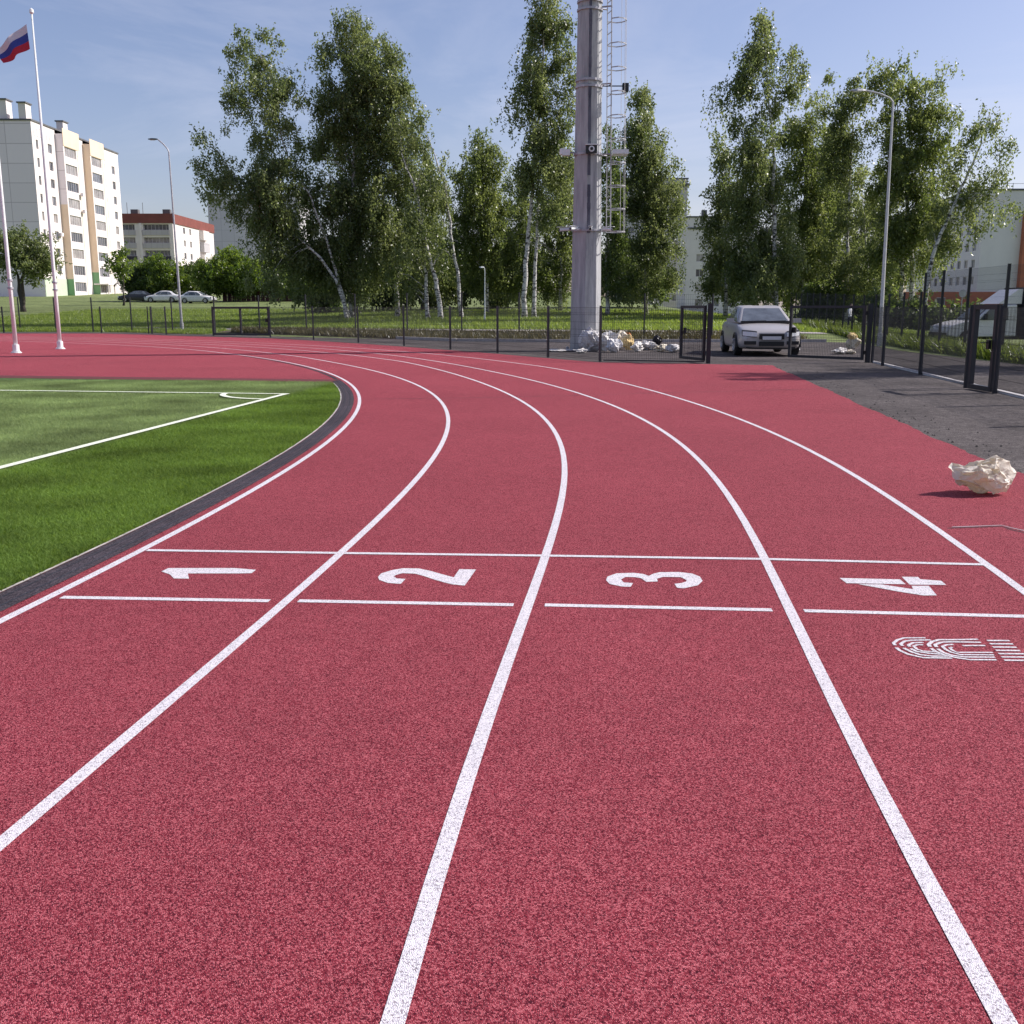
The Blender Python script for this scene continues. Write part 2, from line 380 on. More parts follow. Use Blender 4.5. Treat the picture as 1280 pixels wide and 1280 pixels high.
# lane numbers, traced on the ground
def zpx(p, ox, oy, sc): return (ox + p[0] / sc, oy + p[1] / sc)
def gpoly(b, pts, ox, oy, sc, z=ZP):
    b.poly([(*un(*zpx(p, ox, oy, sc)), z) for p in pts])
def gstroke(b, pts, w0, ox, oy, sc, z=ZP):
    ribbon_mb(b, [un(*zpx(p, ox, oy, sc)) for p in pts], w0, z)
SC = 1280 / 140
b = MB(); gpoly(b, [(108, 152), (190, 113), (940, 113), (1190, 133), (1140, 172), (1000, 175), (410, 175), (425, 236), (250, 232), (205, 185)], 190, 700, SC)
tag(b.build('lane_number', M_PAINT), kind='structure')
b = MB(); gpoly(b, [(430, 238), (375, 295), (230, 285), (130, 250), (115, 215), (150, 175), (270, 138), (400, 115), (580, 118), (700, 142), (850, 185), (980, 220), (1045, 125), (1235, 130), (1105, 315), (960, 300), (860, 275), (740, 240), (640, 205), (540, 178), (400, 172), (320, 192), (295, 210), (330, 232)], 460, 700, SC)
tag(b.build('lane_number', M_PAINT), kind='structure')
b = MB(); gpoly(b, [(378, 240), (350, 283), (250, 280), (110, 250), (68, 205), (85, 165), (190, 128), (380, 122), (490, 135), (560, 158), (600, 135), (680, 115), (900, 113), (1050, 130), (1140, 165), (1172, 215), (1120, 265), (960, 300), (880, 295), (850, 248), (930, 240), (985, 222), (990, 205), (920, 172), (720, 170), (650, 190), (660, 222), (530, 225), (470, 185), (400, 172), (290, 170), (240, 200), (270, 232)], 750, 705, SC)
tag(b.build('lane_number', M_PAINT), kind='structure')
b = MB()
gpoly(b, [(40, 136), (730, 152), (795, 208), (120, 196)], 1045, 710, SC)
gpoly(b, [(750, 122), (935, 124), (960, 150), (1200, 168), (1258, 216), (840, 212)], 1045, 710, SC)
gpoly(b, [(250, 206), (520, 210), (860, 262), (880, 268), (862, 226), (1060, 226), (1150, 336), (1000, 338), (700, 290)], 1045, 710, SC)
tag(b.build('lane_number', M_PAINT), kind='structure')
# striped emblem beside lane four
SL = 1280 / 170; b = MB()
def emb(pts, w=0.013): gstroke(b, pts, w, 1110, 790, SL)
for w_, pts in [(.015, [(350, 76), (150, 77), (88, 96), (50, 126), (66, 146)]), (.016, [(76, 168), (108, 195), (190, 232), (330, 264), (600, 269)]),
                (.015, [(400, 96), (220, 99), (152, 109), (118, 135), (136, 152)]), (.016, [(146, 172), (210, 206), (300, 236), (420, 250), (560, 251)]),
                (.015, [(330, 120), (235, 123), (190, 145), (204, 160)]), (.016, [(212, 178), (270, 206), (380, 222), (500, 232)]),
                (.014, [(330, 143), (280, 141), (240, 154), (270, 184), (330, 202), (440, 209)]),
                (.017, [(845, 90), (620, 94), (480, 94), (412, 112), (380, 140), (394, 160)]), (.016, [(404, 176), (445, 204), (520, 236), (640, 264), (770, 283), (1020, 284)]),
                (.017, [(872, 119), (570, 114), (492, 120), (440, 142), (456, 164)]), (.016, [(466, 180), (520, 216), (600, 242), (720, 258), (1005, 260)]),
                (.016, [(912, 149), (700, 150)]), (.015, [(612, 138), (548, 143), (510, 158), (540, 186), (590, 212), (680, 236), (995, 238)]),
                (.014, [(606, 166), (580, 170), (600, 192), (650, 214), (985, 215)])]:
    emb(pts, w_)
for k in range(7):                       # slanted block of stripes
    emb([(930 + 27 * k, 102 + 31 * k), (1040 + 30 * k, 102 + 31.3 * k), (1142 + 33 * k if k < 4 else 1420, 103 + 31.5 * k)], 0.0175)
tag(b.build('emblem_marking', M_PAINT), kind='structure')
# seams in the rubber
M_SEAM = mat('open seam', (0.045, 0.012, 0.018), 0.9, var=0.3, vscale=9)
M_SEAML = mat('torn seam edge', (0.33, 0.25, 0.27), 0.9, var=0.3, vscale=20)
b = MB(); ribbon_mb(b, [un(*p) for p in [(1184, 662), (1215, 661), (1252, 659.8), (1262, 663.5), (1300, 672)]], 0.020, 0.0105); tag(b.build('seam', M_SEAM), kind='structure')
b = MB(); ribbon_mb(b, [un(*p) for p in [(1190, 660.6), (1215, 659.8), (1252, 658.4), (1263, 661.5), (1300, 669.5)]], 0.018, 0.0115); tag(b.build('seam', M_SEAML), kind='structure')
b = MB(); ribbon_mb(b, [un(*p) for p in [(454, 499.7), (580, 498.2), (700, 495.5), (820, 492), (940, 489), (1030, 486.5)]], 0.035, 0.0105); tag(b.build('seam', M_SEAM), kind='structure')

n_c = 200; yy = RNG.uniform(6, 26, n_c); xx = np.interp(yy, _re[:, 1], _re[:, 0]) + np.abs(RNG.normal(0, .45, n_c)) ** 1.4 + .02
Pc = np.stack([xx, yy, np.full(n_c, .004)], 1); rr = RNG.uniform(.006, .022, n_c)[:, None]
Vc = np.empty((n_c, 4, 3)); an = RNG.uniform(0, 6.28, n_c)
for q in range(3): Vc[:, q] = Pc + np.stack([np.cos(an + q * 2.09), np.sin(an + q * 2.09), np.zeros(n_c)], 1) * rr
Vc[:, 3] = Pc + np.array([0, 0, 1.1]) * rr
Fc = (np.arange(n_c)[:, None, None] * 4 + np.array([[0, 1, 3], [1, 2, 3], [2, 0, 3]])[None]).reshape(-1, 3)
o = bpy.data.objects.new('asphalt_crumbs', fast_mesh('asphalt_crumbs', Vc.reshape(-1, 3), Fc, mat('loose bitumen crumbs', (.03, .027, .027), .9, var=.4, vscale=9))); C.objects.link(o)
tag(o, 'loose dark asphalt crumbs along the outer edge of the red track', 'crumbs', kind='stuff')

# drain channel inside lane one, turf edge
b = MB(); ribbon_mb(b, lane_pts(1, -0.190, t1=0.27), 0.20, 0.0125); ribbon_mb(b, lane_pts(1, -0.130, t0=0.27, t1=0.55), 0.08, 0.0122); tag(b.build('drain_channel', M_DRAIN), kind='structure')
b = MB(); ribbon_mb(b, lane_pts(1, -0.301, t1=0.245), 0.020, 0.016); tag(b.build('turf_edging', M_CONC), kind='structure')
b = MB(); ribbon_mb(b, lane_pts(1, -0.15, t1=0.27), 0.008, 0.0138); ribbon_mb(b, lane_pts(1, -0.235, t1=0.27), 0.007, 0.0138); tag(b.build('drain_slot', M_BLACK), kind='structure')
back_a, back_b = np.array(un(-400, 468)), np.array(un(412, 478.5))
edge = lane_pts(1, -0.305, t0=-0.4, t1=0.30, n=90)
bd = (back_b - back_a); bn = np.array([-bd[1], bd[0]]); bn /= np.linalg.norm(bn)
inside = (edge - back_a) @ bn < -0.02
edge_in = edge[inside]
turf = [tuple(p) for p in edge_in] + [tuple(back_b), tuple(back_a), (-20, -3)]
sheet('turf_pitch', turf, 0.013, M_TURF)
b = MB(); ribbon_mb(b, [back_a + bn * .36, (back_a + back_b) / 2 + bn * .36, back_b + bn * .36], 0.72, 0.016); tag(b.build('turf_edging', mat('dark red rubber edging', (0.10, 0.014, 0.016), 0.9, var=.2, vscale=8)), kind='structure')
# pitch marking (turf lines laid in the pile)
M_TLINE = mat('white turf fibre', (0.72, 0.76, 0.62), 0.9, var=0.12, vscale=30, bump=0.4, bscale=150)
corner = np.array(un(358, 495)); fa = np.array(un(0, 490.5)); fb_ = np.array(un(0, 590))
b = MB(); ZT = 0.040
v1 = (fa - corner) / np.linalg.norm(fa - corner); v2 = (fb_ - corner) / np.linalg.norm(fb_ - corner)
ribbon_mb(b, [corner - v1 * 0.05, corner + v1 * 5, corner + v1 * 14], 0.10, ZT)
ribbon_mb(b, [corner + v2 * 0.055, corner + v2 * 6, corner + v2 * 16], 0.10, ZT + .002)
ribbon_mb(b, [corner + (v1 * math.cos(a) + v2 * math.sin(a)) * 1.05 for a in np.linspace(0.05, math.pi / 2 - .05, 16)], 0.10, ZT + .004)
tag(b.build('pitch_marking', M_TLINE), kind='structure')

def blade_mat(name, a, b_, c_=None, cond=None):
    m = leaf_mat(name, a, b_, 0.35)
    if c_:
        n = m.node_tree; L = n.links
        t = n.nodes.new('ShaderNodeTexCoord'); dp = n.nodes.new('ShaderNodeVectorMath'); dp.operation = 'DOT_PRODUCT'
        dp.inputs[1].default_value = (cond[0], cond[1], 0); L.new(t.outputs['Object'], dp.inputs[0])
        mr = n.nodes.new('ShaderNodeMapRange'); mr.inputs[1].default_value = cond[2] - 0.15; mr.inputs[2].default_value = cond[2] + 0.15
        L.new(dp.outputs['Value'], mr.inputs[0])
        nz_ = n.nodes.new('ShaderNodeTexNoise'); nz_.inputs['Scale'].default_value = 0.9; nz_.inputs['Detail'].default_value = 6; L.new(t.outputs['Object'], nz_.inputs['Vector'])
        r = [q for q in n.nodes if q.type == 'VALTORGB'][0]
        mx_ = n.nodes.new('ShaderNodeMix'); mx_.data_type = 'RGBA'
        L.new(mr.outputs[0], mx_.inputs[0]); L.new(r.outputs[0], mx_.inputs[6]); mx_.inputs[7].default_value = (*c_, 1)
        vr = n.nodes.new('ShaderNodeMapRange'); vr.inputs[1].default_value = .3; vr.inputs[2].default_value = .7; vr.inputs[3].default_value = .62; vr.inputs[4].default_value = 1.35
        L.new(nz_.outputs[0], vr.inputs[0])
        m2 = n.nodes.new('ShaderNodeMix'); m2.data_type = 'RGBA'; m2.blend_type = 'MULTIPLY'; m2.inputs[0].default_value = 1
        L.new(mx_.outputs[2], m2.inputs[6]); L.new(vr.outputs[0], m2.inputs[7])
        for q in n.nodes:
            if q.type == 'BSDF_PRINCIPLED': q.inputs['Roughness'].default_value = .85; q.inputs['Specular IOR Level'].default_value = .08
            if q.type == 'BSDF_PRINCIPLED': L.new(m2.outputs[2], q.inputs['Base Color'])
            if q.type == 'HUE_SAT': L.new(m2.outputs[2], q.inputs['Color'])
    return m
def blades(name, P, h, w, m, lean=0.5, kind='stuff'):
    n = len(P); a = RNG.uniform(0, 2 * math.pi, n); hh = h * RNG.uniform(.5, 1.25, n)
    d = np.stack([np.cos(a), np.sin(a), np.zeros(n)], 1) * (w / 2); ln = RNG.normal(0, lean, (n, 2)) * hh[:, None]
    V = np.empty((n, 3, 3)); V[:, 0] = P - d; V[:, 1] = P + d; V[:, 2] = P; V[:, 2, :2] += ln; V[:, 2, 2] += hh
    o = bpy.data.objects.new(name, fast_mesh(name, V.reshape(-1, 3), np.arange(3 * n).reshape(-1, 3), m)); C.objects.link(o)
    return tag(o, kind=kind)
# turf fibres, denser where the picture can see them
def in_turf(P):
    th = np.arctan2(P[:, 1] - CY, P[:, 0] - CX); r = np.hypot(P[:, 0] - CX, P[:, 1] - CY)
    return (r < LANES[1][0](th) - 0.315) & (((P - back_a) @ bn) < -0.05)
N0 = 1250000
ytry = 4.2 + (20.9 - 4.2) * RNG.random(N0) ** 1.25
P = np.stack([-0.52 * ytry - .4 + (0.52 * ytry - 1.4) * RNG.random(N0), ytry], 1)
P = P[in_turf(P)][:420000]
nrm2 = np.array([v2[1], -v2[0]]);
if (fa - corner) @ nrm2 < 0: nrm2 = -nrm2
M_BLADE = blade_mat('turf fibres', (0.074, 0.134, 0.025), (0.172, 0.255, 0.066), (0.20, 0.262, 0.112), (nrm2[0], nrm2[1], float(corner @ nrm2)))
P3 = np.concatenate([P, np.full((len(P), 1), 0.012)], 1)
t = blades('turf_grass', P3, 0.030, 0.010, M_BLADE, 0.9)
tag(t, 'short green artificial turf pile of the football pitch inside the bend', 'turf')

# ------------------------------------------------------------------ crumpled things
M_FOIL = mat('dirty white plastic film', (0.74, 0.71, 0.66), 0.6, col2=(0.84, 0.81, 0.76), var=0.1, vscale=5, bump=0.2, bscale=22)
M_CREAM = mat('cream plastic film', (0.70, 0.60, 0.42), 0.45, col2=(0.82, 0.76, 0.62), var=0.2, vscale=6, bump=0.5, bscale=25)
M_GREYF = mat('greyish plastic film', (0.66, 0.65, 0.64), 0.7, col2=(0.80, 0.78, 0.77), var=0.15, vscale=5, bump=0.2, bscale=22)
M_YEL = mat('yellow foam', (0.75, 0.52, 0.20), 0.8, col2=(0.80, 0.66, 0.36), var=0.15, vscale=5)
M_ORA = mat('orange plastic', (0.65, 0.22, 0.04), 0.5, var=0.1, vscale=6)
def crumple(name, loc, size, m, seed, sub=4, amp=0.33, flaps=0, rz=0.0, parent=None, peak=False):
    rg = np.random.default_rng(seed)
    bm = bmesh.new(); bmesh.ops.create_icosphere(bm, subdivisions=2, radius=1.0)
    for v in bm.verts: v.co *= rg.uniform(.62, 1.28) if peak else rg.uniform(.72, 1.2)
    if peak:
        for v in bm.verts:
            p = np.array(v.co.normalized()); v.co *= 1 + .42 * max(0, float(p @ np.array([.36, .3, .88])) - .55) * 2.6 + .40 * max(0, float(p @ np.array([-.80, -.1, .58])) - .75) * 4
    for lev, a_ in enumerate(((.11, .05, .018) if peak else (.12, .055, .025))[: sub - 1]):
        bmesh.ops.subdivide_edges(bm, edges=bm.edges[:], cuts=1, use_grid_fill=True)
        for v in bm.verts: v.co += Vector(rg.normal(size=3)) * a_ * .75
    zmin = min(v.co.z for v in bm.verts); zmax = max(v.co.z for v in bm.verts)
    for v in bm.verts:
        zz = (v.co.z - zmin) / (zmax - zmin)
        zz = max(0.02, zz - 0.12) / .88; kx = .72 + .28 * min(1, zz * 2.2); v.co.x *= kx; v.co.y *= kx
        v.co = Vector((v.co.x * size[0] / 2 / 1.0, v.co.y * size[1] / 2, zz * size[2]))
    for k in range(flaps):                      # torn loose ends of film sticking out
        a = rg.uniform(0, 6.28); z0 = rg.uniform(.45, .95) * size[2]
        c0 = Vector((math.cos(a) * size[0] * .34, math.sin(a) * size[1] * .34, z0))
        di = Vector((math.cos(a), math.sin(a), rg.uniform(-.1, .9))).normalized(); sd = di.cross(Vector((rg.normal(), rg.normal(), 1))).normalized()
        ln = rg.uniform(.08, .20) * size[0]; wd = rg.uniform(.12, .28) * size[0]
        rows = []
        for i in range(4):
            tt = i / 3; row = []
            for j in range(4):
                s_ = j / 3 - .5
                row.append(bm.verts.new(c0 + di * ln * tt + sd * wd * s_ * (1 - .35 * tt) + Vector((rg.normal(), rg.normal(), rg.normal())) * .03 * size[0]))
            rows.append(row)
        for i in range(3):
            for j in range(3): bm.faces.new((rows[i][j], rows[i][j + 1], rows[i + 1][j + 1], rows[i + 1][j]))
    me = bpy.data.meshes.new(name); bm.to_mesh(me); bm.free(); me.materials.append(m); me.polygons.foreach_set('use_smooth', [True] * len(me.polygons)); me.set_sharp_from_angle(angle=R(24))
    o = bpy.data.objects.new(name, me); C.objects.link(o); o.location = loc; o.rotation_euler = (0, 0, rz)
    if parent is not None: o.parent = parent
    return o
bx_, by_ = un(1231, 622)
bag = crumple('plastic_bag', (bx_ + .035, by_ + .14, 0.006), (0.41, 0.34, 0.31), M_CREAM, 87, sub=4, flaps=0, peak=True)
tag(bag, 'big crumpled cream plastic bag lying alone on the red track', 'bag')
M_BAG = (mat('crumpled cream bag', (0.76, 0.69, 0.56), 0.5, col2=(0.88, 0.85, 0.78), var=0.12, vscale=6, bump=0.25, bscale=30))
bag.data.materials.clear(); bag.data.materials.append(M_BAG)
_n = M_BAG.node_tree; _p = _n.nodes['Principled BSDF']; _t = _n.nodes.new('ShaderNodeBsdfTranslucent'); _t.inputs[0].default_value = (.85, .77, .6, 1); _m = _n.nodes.new('ShaderNodeMixShader'); _m.inputs[0].default_value = .35
_n.links.new(_p.outputs[0], _m.inputs[1]); _n.links.new(_t.outputs[0], _m.inputs[2]); _n.links.new(_m.outputs[0], _n.nodes['Material Output'].inputs[0])

# litter by the mast and by the gate
def lit(px, py, w, h, m, seed, label, name='plastic_bag', cat='bag', dd=None, group=None, flaps=3):
    x, y = un(px, py); wm = w / 1280 * y; hm = h / 1280 * y
    wm *= 1.22; hm *= 1.08
    o = crumple(name, (x, y + (dd if dd is not None else wm * .3), 0.004), (wm, wm * .8, hm), m, seed, sub=4, peak=seed not in (21, 31), flaps=0, rz=seed * .7)
    o['label'] = label; o['category'] = cat
    if group: o['group'] = group
    return o
GL = 'rubbish dumped at the foot of the mast'
lit(738, 440, 28, 29, M_GREYF, 21, 'large greyish wrapped heap against the foot of the grey mast', 'rubbish_sack', 'sack', group=GL)
lit(757, 440, 20, 24, M_FOIL, 22, 'tall white plastic bag right behind the dark fence post by the mast', group=GL)
lit(768, 441, 17, 16, M_GREYF, 23, 'low pale bag with dark folds in front of the yellow bag', group=GL)
lit(776, 437, 20, 22, M_CREAM, 24, 'creamy bag topping the middle of the rubbish heap', group=GL)
lit(786, 438, 16, 19, M_YEL, 25, 'yellow bag at the right of the tall rubbish heap', group=GL)
lit(783, 431, 8, 14, M_ORA, 26, 'small orange bag behind the yellow bag', group=GL, flaps=1)
lit(727, 442, 14, 6, M_FOIL, 27, 'flat white scrap of film in front of the greyish wrapped heap', 'film_scrap', 'litter', group=GL)
lit(797, 440, 14, 12, M_FOIL, 28, 'small white bag just right of the yellow bag', group=GL)
lit(807, 438, 14, 11, M_GREYF, 29, 'grey bag third from the right in the low row of litter', group=GL)
lit(817, 438, 16, 10, M_FOIL, 30, 'low white bag in front of the dark sack', group=GL)
lit(822, 432, 10, 12, M_BLACK, 31, 'small black sack behind the row of white litter', 'rubbish_sack', 'sack', group=GL)
lit(828, 440, 16, 9, M_CREAM, 32, 'cream bag near the left gate leaf', group=GL)
lit(842, 441, 18, 10, M_GREYF, 33, 'pale lilac bag seen through the left gate leaf', group=GL)
lit(700, 440, 30, 3, M_FOIL, 34, 'thin white strip of film on the asphalt left of the mast', 'film_scrap', 'litter', group=GL, flaps=0)
GG = 'rubbish behind the right gate leaf'
lit(1077, 437, 12, 9, M_YEL, 41, 'yellow bag on top of the litter behind the right gate leaf', group=GG, dd=1.0).location.z = 0.31
lit(1077, 437, 13, 13, M_CREAM, 44, 'cream sack under the yellow bag by the gate post', 'rubbish_sack', 'sack', group=GG, dd=1.0)
lit(1052, 443, 18, 8, M_FOIL, 42, 'white bag at the left end of the litter behind the right gate leaf', group=GG)
lit(1064, 443, 13, 6, M_CREAM, 43, 'flat cream film between white bag and gate post', 'film_scrap', 'litter', group=GG)

# ------------------------------------------------------------------ fences and gates
def wires(b, L, z0, z1, step=0.05, r=0.0028, folds=(0.12, 0.5, 0.88)):
    """welded mesh in local x along 0..L"""
    def bar(p, q):
        p = Vector(p); q = Vector(q); d = (q - p).normalized()
        u = Vector((0, 1, 0)); w = d.cross(u)
        ring = [u * r + w * 0, -u * r * .6 + w * r, -u * r * .6 - w * r]
        i = len(b.v); b.v += [tuple(p + k) for k in ring] + [tuple(q + k) for k in ring]
        for j in range(3): b.f.append((i + j, i + (j + 1) % 3, i + 3 + (j + 1) % 3, i + 3 + j)); b.m.append(0)
    n = max(2, int(L / step))
    for k in range(n + 1): bar((L * k / n, 0, z0), (L * k / n, 0, z1))
    nz_ = max(2, int((z1 - z0) / 0.2))
    for k in range(nz_ + 1):
        z = z0 + (z1 - z0) * k / nz_; bar((0, .006, z), (L, .006, z))
        if k < nz_ and any(abs((k + .5) / nz_ - f) < .5 / nz_ + .001 for f in folds): bar((0, -.006, z + .05), (L, -.006, z + .05))
PANELS = {}
def panel(parent, a, c, h, r, za=0.0, zc=0.0, name='mesh_panel', step=0.05):
    L = math.hypot(c[0] - a[0], c[1] - a[1])
    b = MB(); wires(b, L - .06, 0.06, h, step=step, r=r)
    me = bpy.data.meshes.new(name); me.from_pydata(b.v, [], b.f); me.materials.append(M_ANTH)
    o = bpy.data.objects.new(name, me); C.objects.link(o); o.parent = parent
    q = Vector((c[0] - a[0], c[1] - a[1], 0)).normalized() * .03
    o.location = (a[0] + q.x, a[1] + q.y, za)
    o.rotation_euler = (0, -math.atan2(zc - za, L), math.atan2(c[1] - a[1], c[0] - a[0])); return o
def post(parent, p, h, w=0.06, name='post', z=0.0, m=None, rz=0):
    b = MB(); b.box((0, 0, h / 2 - .05), (w, w, h + .1), rz); b.box((0, 0, h + .008), (w + .008, w + .008, .014), rz)
    o = b.build(name, m or M_ANTH, parent); o.location = (p[0], p[1], z); return o
def fence(name, P, h, label, cat='fence', r=0.003, zf=lambda x, y: 0.0, w=0.06, skip=(), step=0.05, maxlen=3.2):
    e = empty(name); tag(e, label, cat); prev = None
    for k, p in enumerate(P):
        ang = math.atan2(P[min(k + 1, len(P) - 1)][1] - P[max(k - 1, 0)][1], P[min(k + 1, len(P) - 1)][0] - P[max(k - 1, 0)][0])
        post(e, p, h, w, z=zf(*p), rz=ang)
        if prev is not None and (k - 1) not in skip:
            panel(e, prev, p, h - .03, r, zf(*prev), zf(*p), step=step)
        prev = p
    return e
H = 1.5
left_run = FP[:8]
fence('mesh_fence', left_run, H, 'low dark mesh fence along the far bend left of the three post gate')
fence('mesh_fence', [un(338, 421.8)] + FP[9:16], H, 'low dark mesh fence with slim posts in front of the birches and the mast', w=0.055)
# extra posts close together by the path opening
e = empty('gate_post', (*un(186, 417.2), 0)); tag(e, 'thin dark gate post standing beside its twin near the left lamp', 'post'); post(e, (0, 0), H, .05); post(e, (.22, 0), H, .05, 'post')

def leaf_gate(name, a, c, h, label, bar=0.07, z0=0.07, mid=False, cat='gate', mesh=True):
    e = empty(name, (a[0], a[1], 0), math.atan2(c[1] - a[1], c[0] - a[0])); tag(e, label, cat)
    L = math.hypot(c[0] - a[0], c[1] - a[1]); b = MB()
    b.box((bar / 2, 0, (z0 + h) / 2), (bar, bar, h - z0)); b.box((L - bar / 2, 0, (z0 + h) / 2), (bar, bar, h - z0))
    b.box((L / 2, 0, z0 + bar / 2), (L - 2 * bar, bar * .96, bar)); b.box((L / 2, 0, h - bar / 2), (L - 2 * bar, bar * .96, bar))
    if mid: b.box((L / 2, 0, (z0 + h) / 2), (bar * .9, bar * .9, h - z0 - 2 * bar))
    b.build('gate_frame', M_ANTH, e)
    if mesh:
        b = MB(); wires(b, L - 2 * bar, z0 + bar, h - bar, r=.003); o = b.build('mesh_panel', M_ANTH, e); o.location = (bar, 0, 0)
    b = MB(); b.box((L - bar * 1.6, -.07, h * .55), (.10, .05, .16)); b.tube([(L - bar * 1.6, -.09, h * .57), (L - bar * 1.6, -.15, h * .57), (L - bar * 1.6 - .12, -.15, h * .57)], .011, 6); b.build('lock', M_BLACK, e)
    for z in (z0 + .2, h - .2):
        b = MB(); b.tube([(-.02, 0, z - .05), (-.02, 0, z + .05)], .025, 8); b.build('hinge', M_BLACK, e)
    return e
gl = un(885, 454.5); gr = un(1084, 453.4)
ph = empty('gate_post', (gl[0], gl[1], 0)); tag(ph, 'thick dark gate post between the rubbish heap and the grey car', 'post'); post(ph, (0, 0), 1.56, .10)
ph = empty('gate_post', (gr[0], gr[1], 0)); tag(ph, 'thick dark gate post at the right end of the closed leaf', 'post'); post(ph, (0, 0), 1.56, .11)
leaf_gate('gate_leaf', (gl[0] - .1, gl[1] + .06), (4.72, 29.05), 1.52, 'dark mesh gate leaf swung open beside the rubbish')
leaf_gate('gate_leaf', (gr[0] - .1, gr[1] + .04), un(985, 449.5), 1.52, 'dark mesh gate leaf standing in front of the grey car')
pf = empty('mesh_fence'); tag(pf, 'single dark mesh panel between the mast and the open gate leaf', 'fence'); panel(pf, FP[15], (gl[0] - .06, gl[1]), H - .03, .003)
b = MB(); dx, dy = gl[0] - FP[15][0], gl[1] - FP[15][1]; LL = math.hypot(dx, dy)
b.box(((gl[0] + FP[15][0]) / 2, (gl[1] + FP[15][1]) / 2, 0.05), (LL - .2, .04, .03), math.atan2(dy, dx)); b.build('bottom_rail', M_ANTH, pf)
leaf_gate('pedestrian_gate', un(267, 420.3), un(338, 421.6), 1.5, 'wide dark gate frame with a middle post on the far bend', mid=True, bar=.10)
# right hand run with the wicket
RP = [un(1103, 457.5), un(1150, 468.5), un(1207, 485.2)]
fence('mesh_fence', [(gr[0] + .12, gr[1] - .02)] + RP, H, 'low dark mesh fence running towards the viewer between gate and wicket', w=.07)
leaf_gate('wicket_gate', un(1211, 486.6), un(1240, 491.5), 1.52, 'narrow dark wicket gate frame near the right edge', bar=.085, z0=.02, mesh=False)
fence('mesh_fence', [un(1243, 492.2), un(1300, 506), un(1390, 530)], H, 'low dark mesh fence right of the wicket at the picture edge', w=.07)
# tall fence behind, right
TP = [(13.4, 18.5), (13.55, 21.2), (13.7, 23.9), (13.78, 26.6), (13.85, 29.3), (13.95, 32.0), (14.15, 34.4), (14.5, 36.8)]
fence('tall_mesh_fence', TP, 2.65, 'tall dark mesh fence between the forecourt and the white truck', r=.0022, zf=gz, w=.07)
TP2 = [(14.55 + .135 * 2.5 * q, 37.2 + 2.5 * q) for q in range(15)]
fence('mesh_fence', TP2, 2.0, 'dark mesh fence of many posts receding behind the closed gate leaf', r=.0014, zf=gz, w=.07)
# back fence on the meadow
BP = [(x, y) for x, y in zip(np.linspace(-40, 9.0, 18), np.linspace(70.5, 46.8, 18))]
fence('tall_mesh_fence', BP, 2.05, 'slim dark mesh fence crossing the meadow in front of the birches', r=.0025, zf=gz, w=.06, step=0.1)

# ------------------------------------------------------------------ the big mast
mx0, my0 = un(731.5, 438.5)
mast = empty('light_mast', (mx0, my0, 0)); tag(mast, 'huge tapered grey steel floodlight mast rising out of the picture', 'mast')
def mr_(z): return 0.53 - 0.0125 * z
NS = 8; b = MB(); rings = []
for z in np.linspace(0.02, 27, 10):
    rings.append([(mr_(z) * math.cos(2 * math.pi * j / NS + R(-7.5)), mr_(z) * math.sin(2 * math.pi * j / NS + R(-7.5)), z) for j in range(NS)])
b.loft(rings)
def mast_mat():
    m = mat('mast steel', (0.36, 0.355, 0.385), 0.55, metal=0.0)
    n = m.node_tree; L = n.links; p = n.nodes['Principled BSDF']; t = n.nodes.new('ShaderNodeTexCoord')
    mp_ = n.nodes.new('ShaderNodeMapping'); mp_.inputs['Scale'].default_value = (5, 5, .45); L.new(t.outputs['Object'], mp_.inputs[0])
    z = n.nodes.new('ShaderNodeTexNoise'); z.inputs['Scale'].default_value = 1.8; z.inputs['Detail'].default_value = 8; z.inputs['Roughness'].default_value = .7; L.new(mp_.outputs[0], z.inputs['Vector'])
    r = n.nodes.new('ShaderNodeValToRGB'); r.color_ramp.elements[0].position = .3; r.color_ramp.elements[0].color = (.24, .245, .255, 1)
    r.color_ramp.elements[1].position = .7; r.color_ramp.elements[1].color = (.50, .51, .51, 1)
    L.new(z.outputs[0], r.inputs[0]); L.new(r.outputs[0], p.inputs['Base Color']); return m
M_MAST = mast_mat()
b.build('shaft', M_MAST, mast)
b = MB(); b.tube([(0, 0, 0), (0, 0, .05)], .72, 24); 
for j in range(16):
    a = 2 * math.pi * j / 16; b.tube([(.64 * math.cos(a), .64 * math.sin(a), .05), (.64 * math.cos(a), .64 * math.sin(a), .14)], .025, 6)
b.build('base_flange', M_GALV, mast)
M_STAIN = mat('dark stained seam', (0.05, 0.05, 0.085), 0.7, col2=(0.13, 0.13, 0.17), var=0.3, vscale=1.6)
b = MB(); fa_ = R(-75)
for z0, z1 in ((5.75, 8.6), (8.75, 11.4), (3.9, 5.45)):
    n_ = 8
    for k in range(n_):
        za, zb = z0 + (z1 - z0) * k / n_, z0 + (z1 - z0) * (k + 1) / n_
        wa = .085
        rr_ = mr_((za + zb) / 2) * .924 + .004; tt_ = -.10; b.box((math.cos(fa_) * rr_ - math.sin(fa_) * tt_, math.sin(fa_) * rr_ + math.cos(fa_) * tt_, (za + zb) / 2), (wa * (1 + .3 * random.random()), .03, (zb - za) * 1.0), fa_ + math.pi / 2)
b.build('cable_duct', M_STAIN, mast)
for zc in (4.0, 6.45, 8.55, 8.75, 10.9, 11.15):
    b = MB(); b.tube([(0, 0, zc - .035), (0, 0, zc + .035)], mr_(zc) + .03, 16); b.build('clamp_band', M_GALV, mast)
